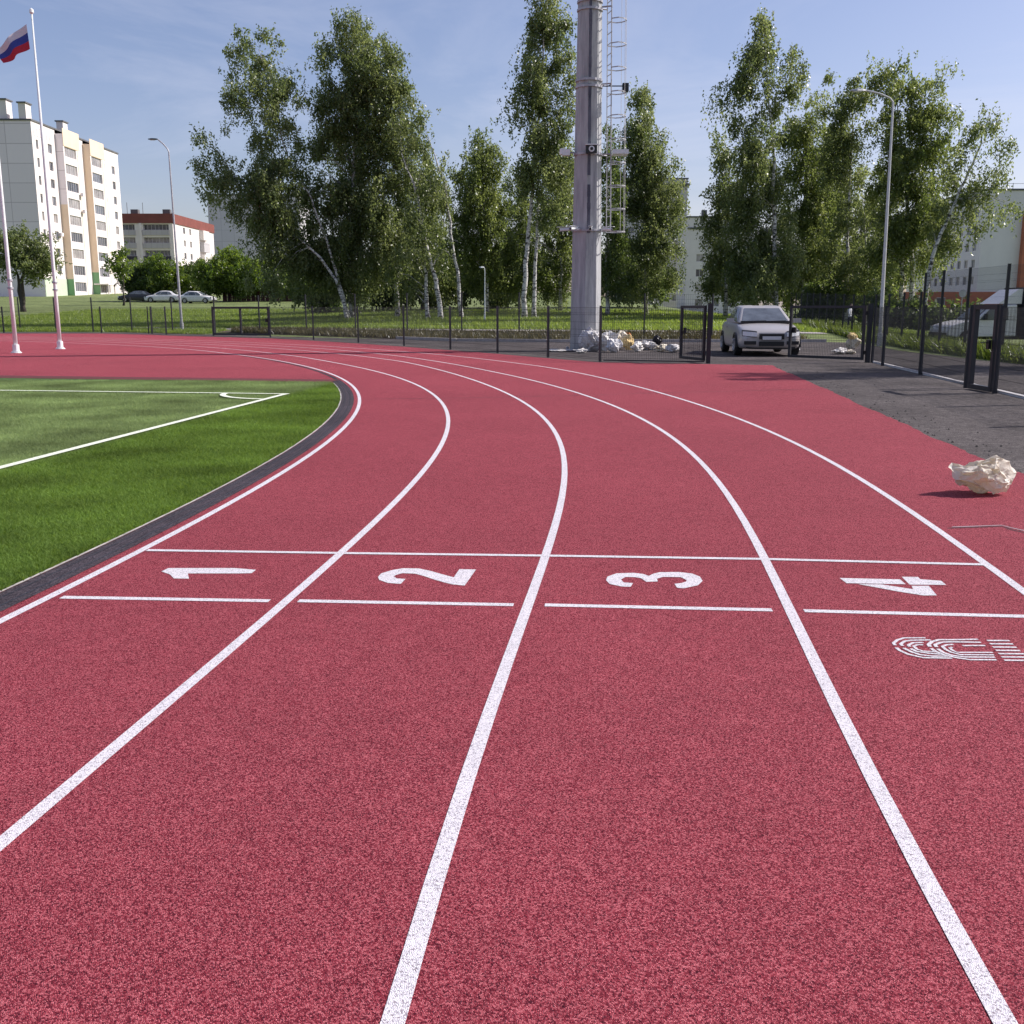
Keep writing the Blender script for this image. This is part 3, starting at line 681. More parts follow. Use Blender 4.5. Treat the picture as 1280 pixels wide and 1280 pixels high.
# ladder with hoops on the right side
lad = MB(); z_lo, z_hi = 3.95, 26
def lx(z): return mr_(z) + .30
railA = [(lx(z), -.16, z) for z in np.linspace(z_lo, z_hi, 6)]; railB = [(lx(z) - .10, .26, z) for z in np.linspace(z_lo, z_hi, 6)]
lad.tube(railA, .022, 6); lad.tube(railB, .018, 6)
for z in np.arange(z_lo + .2, z_hi, .32): lad.tube([(lx(z), -.16, z), (lx(z) - .10, .26, z)], .016, 5)
M_LAD = mat('light galvanised ladder', (0.45, 0.45, 0.46), 0.45, metal=.15, var=.1, vscale=5)
lad = lad.build('ladder', M_LAD, mast)
hp = MB()
for z in np.arange(z_lo + .02, z_hi, .74):
    pts = []
    for a in np.linspace(-1.0, 1.0, 9):
        pts.append((lx(z) - .05 + .56 * math.cos(a * math.pi / 2) ** .8, .05 + .36 * math.sin(a * math.pi / 2) * 1.0, z))
    pts[0] = (lx(z), -.16, z); pts[-1] = (lx(z) - .10, .26, z)
    for p, q in zip(pts[:-1], pts[1:]):
        p = Vector(p); q = Vector(q); d = q - p
        hp.box((p + q) / 2, (d.length + .01, .014, .034), math.atan2(d.y, d.x))
for a in (-.35, .1, .5):
    hp.tube([(lx(z) - .05 + .56 * math.cos(a * math.pi / 2) ** .8, .05 + .36 * math.sin(a * math.pi / 2), z) for z in np.linspace(z_lo, z_hi, 6)], .007, 4)
hp.build('cage', M_LAD, mast)
br = MB()
for z in (4.0, 6.45, 8.65, 11.0, 13.5):
    br.tube([(mr_(z), -.05, z), (lx(z), -.16, z)], .025, 6); br.tube([(mr_(z) - .03, .15, z), (lx(z) - .1, .26, z)], .025, 6)
br.build('bracket', M_GALV, mast)
b = MB(); b.box((mr_(6.5) + .62, .05, 6.52), (.52, .6, .14)); b.build('rest_platform', M_WHITE, mast)
b = MB(); b.box((mr_(8.6) + .78, .0, 8.55), (.2, .2, .26)); b.tube([(mr_(8.6), 0, 8.6), (mr_(8.6) + .7, 0, 8.6)], .02, 6); b.build('junction_box', M_BLACK, mast)
# loudspeaker horn and floodlight, cameras
def small(name, label, cat, loc, parts, rz=0, group=None):
    e = empty(name, loc, rz); tag(e, label, cat, group)
    for pn, mb, m in parts: mb.build(pn, m, e, smooth=False)
    return e
b1 = MB(); b1.box((0, 0, 0), (.36, .22, .24)); b2 = MB(); b2.tube([(0, -.112, 0), (0, -.14, 0)], .095, 16); b3 = MB(); b3.tube([(0, -.14, 0), (0, -.16, 0)], .05, 14)
b4 = MB(); b4.box((0, 0, .135), (.40, .30, .03)); b5 = MB(); b5.box((0, .2, 0), (.05, .2, .05))
small('loudspeaker', 'black boxed loudspeaker on the front of the mast', 'loudspeaker', (mx0 + .06, my0 - mr_(6.5) - .26, 6.52), [('housing', b1, M_BLACK), ('horn', b2, M_WHITE), ('horn_throat', b3, M_BLACK), ('hood', b4, M_WHITE), ('bracket', b5, M_GALV)])
b1 = MB(); b1.box((0, 0, 0), (.25, .24, .19)); b1.box((-.12, -.02, .03), (.14, .18, .19), .3); b2 = MB(); b2.tube([(.12, 0, 0), (.36, .1, 0)], .025, 6)
small('floodlight', 'pale floodlight box on the left side of the mast', 'floodlight', (mx0 - mr_(6.5) - .28, my0 - .1, 6.5), [('housing', b1, M_WHITE), ('bracket', b2, M_GALV)])
def camera_box(label, loc, rz, L=.32):
    a = MB(); a.tube([(0, 0, 0), (0, -L, -.03)], .055, 10); a.box((0, -L / 2 - .03, .06), (.13, L + .1, .014)); c_ = MB(); c_.tube([(0, -L - .001, -.03), (0, -L - .02, -.03)], .042, 10); d_ = MB(); d_.box((0, .06, -.02), (.06, .14, .05))
    small('security_camera', label, 'camera', loc, [('body', a, M_WHITE), ('lens', c_, M_BLACK), ('bracket', d_, M_WHITE)], rz, 'security cameras ringed around the mast')
camera_box('white security camera pointing left from the mast bracket', (mx0 - .58, my0 - .1, 4.05), -1.35, .36)
camera_box('white security camera left of centre on the mast bracket', (mx0 - .36, my0 - .45, 4.05), -.8)
camera_box('white security camera at the centre front of the mast', (mx0 + .08, my0 - .56, 4.03), -.1)
camera_box('white security camera on the right side of the mast', (mx0 + .52, my0 - .22, 4.05), 1.1)

# ------------------------------------------------------------------ lamps, flag poles, flag
def lamp(name, label, base, top, Yd, arm_px, r0=.085, head=(.55, .2, .09), mat_=None, parent_h=None):
    p0 = at(*base, Yd); x, y = p0.x, Yd; z = gz(x, y); p1 = at(*top, Yd); e = empty(name, (x, y, z)); tag(e, label, 'street lamp')
    dx = p1.x - x; hz = p1.z - z; b = MB()
    b.tube([(0, 0, 0), (dx * .3, 0, hz * .3), (dx, 0, hz)], [r0, r0 * .8, r0 * .45], 10); b.build('pole', mat_ or M_GALV, e)
    pa = at(*arm_px, Yd); a = MB(); q = Vector((pa.x - x, 0, pa.z - z)); s0 = Vector((dx, 0, hz))
    a.tube([s0, s0.lerp(q, .12) + Vector((0, 0, .10)), s0.lerp(q, .5) + Vector((0, 0, .10)), q], r0 * .42, 8); a.build('arm', mat_ or M_GALV, e)
    h = MB(); dr = -1 if q.x < s0.x else 1
    rings = []
    for t_, w_, hh_ in ((0, .05, .05), (.2, .09, .07), (.6, .13, .08), (1, .07, .04)):
        c0 = q + Vector((dr * head[0] * t_, 0, .0)); rings.append([c0 + Vector((0, -w_, -hh_ * .4)), c0 + Vector((0, w_, -hh_ * .4)), c0 + Vector((0, w_ * .7, hh_ * .6)), c0 + Vector((0, -w_ * .7, hh_ * .6))])
    h.loft(rings); hd = h.build('lamp_head', M_ANTH if mat_ is None else mat_, e, recalc=True)
    g_ = MB(); cc = q + Vector((dr * head[0] * .55, 0, -.045)); g_.box(cc, (head[0] * .5, .17, .02)); g_.build('lamp_glass', M_WHITE, hd)
    f = MB(); f.tube([(0, 0, 0), (0, 0, .5)], r0 * 1.35, 10); f.build('sleeve', mat_ or M_GALV, e); return e
lamp('street_lamp', 'tall thin grey lamp with short curved arm beside the pale apartment block', (227.5, 411), (211, 190), 63.2, (197, 174))
M_LAMPR = mat('bright lamp steel', (.55, .55, .57), .4, metal=.3, var=.1, vscale=5)
lamp('street_lamp', 'tall bright steel lamp in front of the right birches', (1099.5, 431), (1116.5, 128), 40, (1082, 113), r0=.082, mat_=M_LAMPR)
lamp('park_lamp', 'small slim park lamp with white head before the birches', (606, 398), (606, 340), 68, (605, 334), r0=.05, head=(.3, .2, .1), mat_=M_WHITE)

def flagpole(label, base, H_, lean=0.0):
    x, y = un(*base); e = empty('flagpole', (x, y, 0)); tag(e, label, 'flagpole')
    b = MB(); b.tube([(0, 0, 0), (0, 0, H_ * .25), (0, 0, H_ * .6), (lean, 0, H_)], [.068, .060, .048, .028], 12); b.build('pole', M_WHITE, e, smooth=True)
    b = MB(); b.tube([(0, 0, 0), (0, 0, .03)], .17, 16); b.tube([(0, 0, .03), (0, 0, .28)], .105, 12)
    for j in range(4): b.tube([(.13 * math.cos(j * 1.57 + .8), .13 * math.sin(j * 1.57 + .8), .03), (.13 * math.cos(j * 1.57 + .8), .13 * math.sin(j * 1.57 + .8), .07)], .015, 6)
    b.build('base_plate', M_WHITE, e)
    for z in (2.05, 2.3): b = MB(); b.tube([(0, 0, z), (0, 0, z + .06)], .095, 12); b.build('collar', M_GALV, e)
    b = MB(); b.tube([(lean, 0, H_), (lean, 0, H_ + .06), (lean, 0, H_ + .16), (lean, 0, H_ + .2)], [.03, .075, .06, .01], 10); b.build('finial', M_WHITE, e)
    b = MB(); b.tube([(.05, -.07, 1.3), (.05 + lean, -.05, H_ - .1)], .006, 4); b.build('halyard', M_WHITE, e); return x, y
fx, fy = flagpole('white flagpole flying a tricolour, right one of the pair', (75.5, 436.5), at(30, 10, un(75.5, 436.5)[1]).z - .2)
flagpole('bare looking white flagpole at the left edge, leaving the picture', (20.5, 441.5), 12.35)
FM = [mat('flag white', (.62, .60, .66), .8, var=.04, vscale=4), mat('flag blue', (.035, .06, .30), .8, var=.05, vscale=4), mat('flag red', (.45, .02, .045), .8, var=.05, vscale=4)]
ht = at(31.5, 30, fy); hb = at(36, 61, fy); ft = at(-1, 62, fy); fb2 = at(6, 79, fy)
b = MB(); NU, NV = 22, 12
grid = [[None] * (NV + 1) for _ in range(NU + 1)]
for i in range(NU + 1):
    for j in range(NV + 1):
        u, v = i / NU, j / NV
        p = ht.lerp(hb, v).lerp(at(-7, 64, fy).lerp(fb2, v), u)
        p.z += .10 * u * (1 - u) - .10 * math.sin(u * 3.1) * v * .3
        p.y += .10 * math.sin(u * 8.5 + v * 1.2) * u ** .6; p.x += .04 * math.sin(u * 9 + 1.5)
        grid[i][j] = p
for i in range(NU):
    for j in range(NV): b.quad(grid[i][j], grid[i][j + 1], grid[i + 1][j + 1], grid[i + 1][j], j * 3 // NV)
fl = b.build('flag', FM, smooth=True); tag(fl, 'white blue and red tricolour flag drooping from the flagpole', 'flag')

# ------------------------------------------------------------------ vehicles
M_TYRE = mat('tyre rubber', (0.012, 0.012, 0.013), .8, var=.2, vscale=10); M_RIM = mat('alloy rim', (.42, .42, .44), .35, metal=.6, var=.1, vscale=6)
M_CARGLASS = mat('car glass', (.10, .115, .135), .05, spec=.9, var=.4, vscale=2)
M_HEAD = mat('headlight lens', (.88, .90, .92), .15, spec=.8, var=.06, vscale=20); M_PLATE = mat('plate white', (.7, .7, .7), .5, var=.08, vscale=20)
def wheel(e, x, y, r=.315, w=.2):
    b = MB(); b.tube([(x - w / 2, y, r), (x - w / 2 + .03, y, r), (x + w / 2 - .03, y, r), (x + w / 2, y, r)], [r * .92, r, r, r * .92], 24); o = b.build('wheel', M_TYRE, e)
    b = MB(); s = 1 if x > 0 else -1
    b.tube([(x + s * (w / 2 + .001), y, r), (x + s * (w / 2 + .012), y, r)], r * .64, 18)
    for k in range(6):
        a = k * math.pi / 3; b.tube([(x + s * (w / 2 + .012), y, r), (x + s * (w / 2 + .02), y + r * .6 * math.cos(a), r + r * .6 * math.sin(a))], .03, 5)
    b.build('rim', M_RIM, o)
def sedan(name, label, loc, rz, paint, group=None):
    e = empty(name, loc, rz); tag(e, label, 'car', group)
    st = [(-2.24, .58, .34, .60), (-2.20, .70, .24, .68), (-2.02, .815, .20, .765), (-1.65, .86, .19, .85), (-1.0, .875, .18, .945), (-.4, .88, .18, .965), (.6, .88, .18, .975), (1.4, .875, .18, .985), (1.85, .85, .20, .985), (2.15, .78, .26, .955), (2.25, .66, .36, .86)]
    rings = []
    for y, w, zb, zt in st:
        half = [(0, zb), (w * .86, zb), (w * .97, zb + .07), (w, zb + (zt - zb) * .42), (w * .985, zb + (zt - zb) * .72), (w * .94, zt - .045), (w * .82, zt), (w * .45, zt + .022), (0, zt + .03)]
        rings.append([Vector((x, y, z)) for x, z in half] + [Vector((-x, y, z)) for x, z in half[-2:0:-1]])
    b = MB(); b.loft(rings); body = b.build('body', paint, e, smooth=True, recalc=True)
    mo = body.modifiers.new('smooth', 'SUBSURF'); mo.levels = 1; mo.render_levels = 2
    # cabin
    yb = (-1.12, 1.85); zb = .95
    B_ = [(-.74, -1.12, zb), (.74, -1.12, zb), (.80, -.2, zb), (.80, .9, zb), (.70, 1.85, zb), (-.70, 1.85, zb), (-.80, .9, zb), (-.80, -.2, zb)]
    T_ = [(-.54, -.22, 1.405), (.54, -.22, 1.405), (.60, .1, 1.43), (.60, .75, 1.43), (.50, 1.12, 1.39), (-.50, 1.12, 1.39), (-.60, .75, 1.43), (-.60, .1, 1.43)]
    b = MB(); b.loft([B_, T_, [(x * .8, y * .8 + .07, z + .035) for x, y, z in T_], [(x * .3, y * .3 + .25, z + .048) for x, y, z in T_]]); cab = b.build('cabin', paint, e, recalc=True)
    bv = cab.modifiers.new('bevel', 'BEVEL'); bv.width = .04; bv.segments = 3; bv.limit_method = 'NONE'
    cab.data.polygons.foreach_set('use_smooth', [True] * len(cab.data.polygons))
    def pane(nm, q, mats_=M_CARGLASS, off=.014, par=e):
        q = [Vector(p) for p in q]; n_ = (q[1] - q[0]).cross(q[2] - q[0]).normalized(); cen = sum(q, Vector()) / 4
        if n_.dot(cen - Vector((0, .3, 1.1))) < 0: n_ = -n_
        p_ = MB(); p_.loft([[v - n_ * .01 for v in q], [v + n_ * off for v in q]]); return p_.build(nm, mats_, par, recalc=True)
    def quad_on(i, j, u0, u1, v0, v1):
        a, c_, d_, f_ = Vector(B_[i]), Vector(B_[j]), Vector(T_[j]), Vector(T_[i])
        g_ = lambda u, v: a.lerp(c_, u).lerp(f_.lerp(d_, u), v)
        return [g_(u0, v0), g_(u1, v0), g_(u1, v1), g_(u0, v1)]
    pane('windscreen', quad_on(0, 1, .06, .94, .05, .93)); pane('rear_window', quad_on(4, 5, .08, .92, .15, .9))
    pane('side_window', quad_on(1, 2, .25, .97, .06, .86)); pane('side_window', quad_on(2, 3, .03, .97, .06, .86)); pane('side_window', quad_on(3, 4, .03, .55, .06, .84))
    pane('side_window', quad_on(0, 7, .25, .97, .06, .86)); pane('side_window', quad_on(7, 6, .03, .97, .06, .86)); pane('side_window', quad_on(6, 5, .03, .55, .06, .84))
    b = MB(); b.box((0, -1.10, .985), (1.36, .12, .05)); b.build('cowl', M_BLACK, e)
    for x0 in (-.50, .05):
        b = MB(); b.tube([(x0, -1.10, 1.0), (x0 + .52, -1.05, 1.015)], .013, 5); b.build('wiper', M_BLACK, e)
    for s in (-1, 1):
        b = MB(); rings = []
        for t_ in (0, .35, .7, 1):
            x = s * (.40 + .36 * t_); y = -2.285 + .20 * t_ ** 1.9; z = .640 + .03 * t_; h_ = .075 * (1 - .25 * abs(t_ - .5))
            rings.append([(x, y - .02, z - h_), (x, y - .02, z + h_ * .8), (x, y + .12, z + h_), (x, y + .12, z - h_)])
        b.loft(rings); hl_ = b.build('headlight', M_HEAD, e, recalc=True)
        b = MB(); b.loft([[(x * (1.0 if q_ > 9 else 1.01), y + .012, z - .018 if q_ in (0, 3) else z + .026) for q_, (x, y, z) in enumerate(rr_)] for rr_ in rings]); b.build('headlight_bezel', M_BLACK, hl_, recalc=True)
        b = MB(); b.box((s * .93, -.78, 1.02), (.20, .11, .13)); b.box((s * .83, -.78, .975), (.08, .06, .05)); b.build('mirror', paint, e)
        b = MB(); b.box((s * .60, 2.235, .78), (.26, .06, .14)); b.build('tail_light', mat('tail light', (.35, .01, .012), .3, var=.1, vscale=9), e)
        b = MB(); b.box((s * .57, -2.235, .395), (.32, .07, .10)); b.build('fog_intake', M_BLACK, e)
        for y in (-1.36, 1.32):
            wheel(e, s * .775, y)
            b = MB(); a_ = np.linspace(-.15, math.pi + .15, 14)
            b.loft([[(s * xx, y + rr * math.cos(t_), .31 + rr * math.sin(t_)) for xx, rr in ((.80, .335), (.884, .335), (.886, .375), (.80, .375))] for t_ in a_]); b.build('wheel_arch', M_BLACK, e, recalc=True)
        for y in (-.05, .95):
            b = MB(); b.box((s * .885, y + .35, .82), (.03, .16, .028)); b.build('door_handle', paint, e)
    b = MB(); b.box((0, -2.265, .575), (.66, .06, .15)); gr_ = b.build('grille', M_BLACK, e)
    b = MB(); b.box((0, -2.29, .662), (.70, .03, .02)); b.build('grille_trim', M_RIM, gr_)
    b = MB(); b.box((0, -2.262, .37), (.66, .05, .13)); b.build('lower_intake', M_BLACK, e)
    b = MB(); b.box((0, -2.302, .535), (.50, .012, .10)); b.box((0, -2.296, .535), (.53, .010, .125), mi=1); b.build('number_plate', [M_PLATE, M_BLACK], e)
    b = MB(); b.box((0, -2.1, .25), (1.3, .16, .06)); b.build('bumper_lip', M_BLACK, e)
    return e
M_PAINTG = mat('silver beige car paint', (.43, .41, .405), .30, metal=.25, var=.05, vscale=3)
M_PAINTW = mat('white car paint', (.75, .74, .75), .3, var=.04, vscale=3)
M_PAINTK = mat('dark car paint', (.03, .032, .04), .25, var=.1, vscale=3)
sc_ = sedan('parked_car', 'dusty silver sedan facing the viewer in the gateway', (7.98, 33.6, .006), R(-3.5), M_PAINTG)
sc_.scale = (1.12, 1.0, 1.04)
def far_car(label, px, Yd, rz, p):
    x = at(px, 372, Yd).x; z = gz(x, Yd); return sedan('parked_car', label, (x, Yd, z), rz, p)
far_car('white car parked left of the lamp below the red roofed block', 204, 134, R(-88), M_PAINTW)
far_car('white car parked right of the lamp below the bright green bush', 247, 130, R(82), M_PAINTW)
far_car('dark car parked at the corner of the tall apartment block', 171, 136, R(-80), M_PAINTK)
far_car('white car glimpsed through the tall fence below the right birch', 1163, 78, R(80), M_PAINTW)

# box truck at the right edge, heading left
tx = at(1172, 425, 40).x
tr = empty('box_truck', (tx, 40, .0), 0); tag(tr, 'white truck cab with dark navy box body behind the tall fence', 'truck')
prof = [(0, .42), (-.02, .62), (.12, .80), (.55, .93), (1.02, 1.0), (1.55, 1.50), (1.75, 1.56), (2.55, 1.58), (2.6, .40), (.4, .36)]
b = MB(); b.loft([[(x, y, z) for x, z in prof] for y in (-.85, .85)]); cabin = b.build('cab', M_PAINTW, tr, recalc=True)
bv = cabin.modifiers.new('bevel', 'BEVEL'); bv.width = .05; bv.segments = 3
b = MB(); b.loft([[(1.5, -.80, 1.0), (1.16, -.80, 1.0), (1.58, -.80, 1.46), (2.2, -.80, 1.47), (2.25, -.80, 1.0)], [(1.5, -.866, 1.0), (1.16, -.866, 1.0), (1.58, -.866, 1.46), (2.2, -.866, 1.47), (2.25, -.866, 1.0)]]); b.build('side_window', M_CARGLASS, tr, recalc=True)
b = MB(); b.loft([[(1.02, -.76, 1.03), (1.02, .76, 1.03), (1.53, .72, 1.49), (1.53, -.72, 1.49)], [(1.0, -.76, 1.05), (1.0, .76, 1.05), (1.51, .72, 1.51), (1.51, -.72, 1.51)]]); b.build('windscreen', M_CARGLASS, tr, recalc=True)
b = MB(); b.loft([[(1.85, -.78, 1.60), (2.72, -.8, 1.60), (2.72, -.8, 2.14), (2.58, -.78, 2.14)], [(1.85, .78, 1.60), (2.72, .8, 1.60), (2.72, .8, 2.14), (2.58, .78, 2.14)]]); b.build('wind_deflector', M_PAINTW, tr, recalc=True)
M_NAVY = mat('navy tarpaulin', (.014, .016, .028), .55, var=.25, vscale=2)
b = MB(); b.box((5.0, 0, 1.25), (4.3, 1.95, 1.92)); bx = b.build('box_body', M_NAVY, tr)
for x in (2.87, 4.3, 5.7, 7.13):
    b = MB(); b.box((x, -.985, 1.25), (.06, .03, 1.9)); b.build('body_rib', M_ANTH, bx)
b = MB(); b.box((5, -.985, 1.55), (4.25, .02, .03)); b.build('side_rail', M_ANTH, bx)
b = MB(); b.box((4.4, 0, .34), (5.6, 1.2, .14)); b.build('chassis', M_BLACK, tr)
for x in (.75, 5.7):
    for y in (-.78, .78):
        b = MB(); b.tube([(x, y - .11, .31), (x, y + .11, .31)], .31, 20); wq = b.build('wheel', M_TYRE, tr)
        b = MB(); b.tube([(x, y + (-.125 if y < 0 else .125), .31), (x, y + (-.108 if y < 0 else .108), .31)], .18, 14); b.build('rim', M_RIM, wq)
b = MB(); b.box((-.01, 0, .45), (.06, 1.6, .16)); b.build('bumper', M_BLACK, tr)
for y in (-.62, .62): b = MB(); b.box((.05, y, .70), (.12, .26, .12)); b.build('headlight', M_HEAD, tr)
b = MB(); b.box((1.35, -.96, 1.12), (.08, .14, .24)); b.box((1.35, -.87, 1.05), (.04, .08, .04)); b.build('mirror', M_BLACK, tr)

# ------------------------------------------------------------------ person behind the gate
def person(loc, rz, Hs):
    k = Hs / 1.70
    J = {'pel': (0, 0, .93), 'wst': (0, 0, 1.06), 'chs': (0, -.01, 1.27), 'nk': (0, 0, 1.43), 'hb': (0, -.015, 1.49),
         'hl': (.09, 0, .90), 'kl': (.10, -.12, .50), 'al': (.10, -.02, .09), 'tl': (.11, -.20, .04),
         'hr': (-.09, 0, .90), 'kr': (-.10, .02, .49), 'ar': (-.10, .22, .13), 'trt': (-.11, .08, .05),
         'sl': (.18, 0, 1.38), 'el': (.23, .06, 1.10), 'wl': (.22, -.06, .88), 'fl': (.21, -.09, .80),
         'sr': (-.18, 0, 1.38), 'er': (-.22, -.10, 1.11), 'wr': (-.20, -.24, .93), 'fr': (-.19, -.29, .86)}
    Rr = {'pel': .145, 'wst': .125, 'chs': .15, 'nk': .06, 'hb': .055, 'hl': .095, 'kl': .062, 'al': .042, 'tl': .035, 'hr': .095, 'kr': .062, 'ar': .042, 'trt': .035,
          'sl': .065, 'el': .045, 'wl': .032, 'fl': .03, 'sr': .065, 'er': .045, 'wr': .032, 'fr': .03}
    E_ = [('pel', 'wst'), ('wst', 'chs'), ('chs', 'nk'), ('nk', 'hb'), ('pel', 'hl'), ('hl', 'kl'), ('kl', 'al'), ('al', 'tl'), ('pel', 'hr'), ('hr', 'kr'), ('kr', 'ar'), ('ar', 'trt'),
          ('chs', 'sl'), ('sl', 'el'), ('el', 'wl'), ('wl', 'fl'), ('chs', 'sr'), ('sr', 'er'), ('er', 'wr'), ('wr', 'fr')]
    me = bpy.data.meshes.new('person'); ks = list(J); me.from_pydata([Vector(J[q]) * k for q in ks], [(ks.index(a), ks.index(c)) for a, c in E_], [])
    o = bpy.data.objects.new('person', me); C.objects.link(o); o.location = loc; o.rotation_euler = (0, 0, rz)
    o.modifiers.new('skin', 'SKIN'); 
    for i, q in enumerate(ks):
        me.skin_vertices[0].data[i].radius = (Rr[q] * k, Rr[q] * k * .85); me.skin_vertices[0].data[i].use_root = (q == 'pel')
    sb = o.modifiers.new('sub', 'SUBSURF'); sb.levels = 1; sb.render_levels = 2
    m = bpy.data.materials.new('pale shirt and dark trousers'); m.use_nodes = True; n = m.node_tree; L = n.links; p = n.nodes['Principled BSDF']; p.inputs['Roughness'].default_value = .85
    t = n.nodes.new('ShaderNodeTexCoord'); sp = n.nodes.new('ShaderNodeSeparateXYZ'); L.new(t.outputs['Object'], sp.inputs[0])
    r = n.nodes.new('ShaderNodeValToRGB'); r.color_ramp.interpolation = 'CONSTANT'; e_ = r.color_ramp.elements
    e_[0].position = 0; e_[0].color = (.5, .5, .5, 1); e_[1].position = .08 * k / 2; e_[1].color = (.035, .037, .05, 1)
    q = e_.new(.95 * k / 2); q.color = (.72, .72, .74, 1); q = e_.new(1.44 * k / 2); q.color = (.50, .32, .24, 1)
    mu = n.nodes.new('ShaderNodeMath'); mu.operation = 'MULTIPLY'; mu.inputs[1].default_value = .5; L.new(sp.outputs[2], mu.inputs[0]); L.new(mu.outputs[0], r.inputs[0]); L.new(r.outputs[0], p.inputs['Base Color'])
    me.materials.append(m)
    tag(o, 'small walking person in pale top and dark trousers beyond the gate', 'person')
    sk = mat('skin', (.50, .32, .24), .6, var=.05, vscale=20)
    bm = bmesh.new(); bmesh.ops.create_uvsphere(bm, u_segments=16, v_segments=12, radius=1)
    for v in bm.verts:
        x, y, z = v.co; s = 1 if z > -.2 else 1 + .25 * (z + .2)
        nose = .16 if (y < -.85 and abs(x) < .3 and -.3 < z < .1) else 0
        v.co = Vector((x * .075 * s, (y - nose) * .095 * s, z * .115)) * k
    me2 = bpy.data.meshes.new('head'); bm.to_mesh(me2); bm.free(); me2.materials.append(sk); h = bpy.data.objects.new('head', me2); C.objects.link(h); h.parent = o; h.location = Vector((0, -.03, 1.585)) * k
    bm = bmesh.new(); bmesh.ops.create_uvsphere(bm, u_segments=16, v_segments=12, radius=1)
    bmesh.ops.delete(bm, geom=[v for v in bm.verts if v.co.z < -.35 or (v.co.y < -.35 and v.co.z < .45)], context='VERTS')
    for v in bm.verts: v.co = Vector((v.co.x * .083, v.co.y * .103 + .006, v.co.z * .12 + .006)) * k
    me3 = bpy.data.meshes.new('hair'); bm.to_mesh(me3); bm.free(); me3.materials.append(mat('dark hair', (.03, .02, .015), .6, var=.2, vscale=30)); h3 = bpy.data.objects.new('hair', me3); C.objects.link(h3); h3.parent = o; h3.location = h.location
    return o
pp_ = at(1061, 420, 54); person((pp_.x, 54, gz(pp_.x, 54) + .0), R(35), 1.5)

# ------------------------------------------------------------------ buildings
def facade(bw, parent, O, U, W_, H_, openings, mi=0, depth=.18, wall_t=None, win=True, frame_m=None, pane_m=None):
    """wall in the plane O + u*U + z, with true openings (u0,u1,z0,z1); windows become parts"""
    O = Vector(O); U = Vector(U).normalized(); N = U.cross(Vector((0, 0, 1))).normalized()
    us = sorted({0, W_} | {o[0] for o in openings} | {o[1] for o in openings}); zs = sorted({0, H_} | {o[2] for o in openings} | {o[3] for o in openings})
    P_ = lambda u, z, d=0: O + U * u + Vector((0, 0, z)) - N * d
    for i in range(len(us) - 1):
        for j in range(len(zs) - 1):
            uc, zc = (us[i] + us[i + 1]) / 2, (zs[j] + zs[j + 1]) / 2
            if not any(o[0] < uc < o[1] and o[2] < zc < o[3] for o in openings):
                bw.quad(P_(us[i], zs[j]), P_(us[i + 1], zs[j]), P_(us[i + 1], zs[j + 1]), P_(us[i], zs[j + 1]), mi)
    for u0, u1, z0, z1 in openings:
        for a, c_ in (((u0, z0), (u1, z0)), ((u1, z0), (u1, z1)), ((u1, z1), (u0, z1)), ((u0, z1), (u0, z0))):
            bw.quad(P_(*a), P_(*c_), P_(*c_, depth + .08), P_(*a, depth + .08), mi)
        f = MB(); t_ = .07; rz = math.atan2(U.y, U.x)
        def bar(ua, ub, za, zb, dd=.06): f.box(P_((ua + ub) / 2, (za + zb) / 2, depth - .02), (ub - ua, dd, zb - za), rz)
        bar(u0, u0 + t_, z0, z1); bar(u1 - t_, u1, z0, z1); bar(u0 + t_, u1 - t_, z0, z0 + t_, .056); bar(u0 + t_, u1 - t_, z1 - t_, z1, .056)
        nm = max(1, int(round((u1 - u0) / .85)))
        for k in range(1, nm): uu = u0 + (u1 - u0) * k / nm; bar(uu - t_ / 2, uu + t_ / 2, z0 + t_, z1 - t_, .052)
        wo = f.build('window', frame_m or M_FRAME, parent)
        p = MB(); p.quad(P_(u0, z0, depth), P_(u1, z0, depth), P_(u1, z1, depth), P_(u0, z1, depth)); p.build('pane', pane_m or random.choice(GLASSES), wo)
GLASSES = [mat('window glass', (.12, .13, .155), .08, var=.5, vscale=.3, spec=.8), mat('curtained glass', (.28, .26, .25), .12, var=.4, vscale=.5, spec=.8), mat('dark glass', (.05, .055, .07), .06, var=.5, vscale=.4, spec=.8)]
M_WALLW = mat('cream white render', (.72, .67, .645), .9, var=.07, vscale=.25)
M_CREAMW = mat('warm cream render', (.74, .66, .56), .9, var=.05, vscale=.3)
M_TAN = mat('tan render', (.76, .60, .45), .9, var=.07, vscale=.3)
M_GRN = mat('green render', (.20, .38, .20), .9, var=.1, vscale=.4)
M_PALEG = mat('pale green render', (.50, .58, .44), .9, var=.08, vscale=.4)
M_REDR = mat('red roof sheeting', (.19, .052, .040), .7, var=.15, vscale=.6)
M_ROOF = mat('grey roofing felt', (.12, .12, .125), .9, var=.2, vscale=.5)
M_PANEL = panel_mat('grey wall panels', (.84, .765, .79), (.54, .48, .50), 4.2, 3.0, 'x', .055)

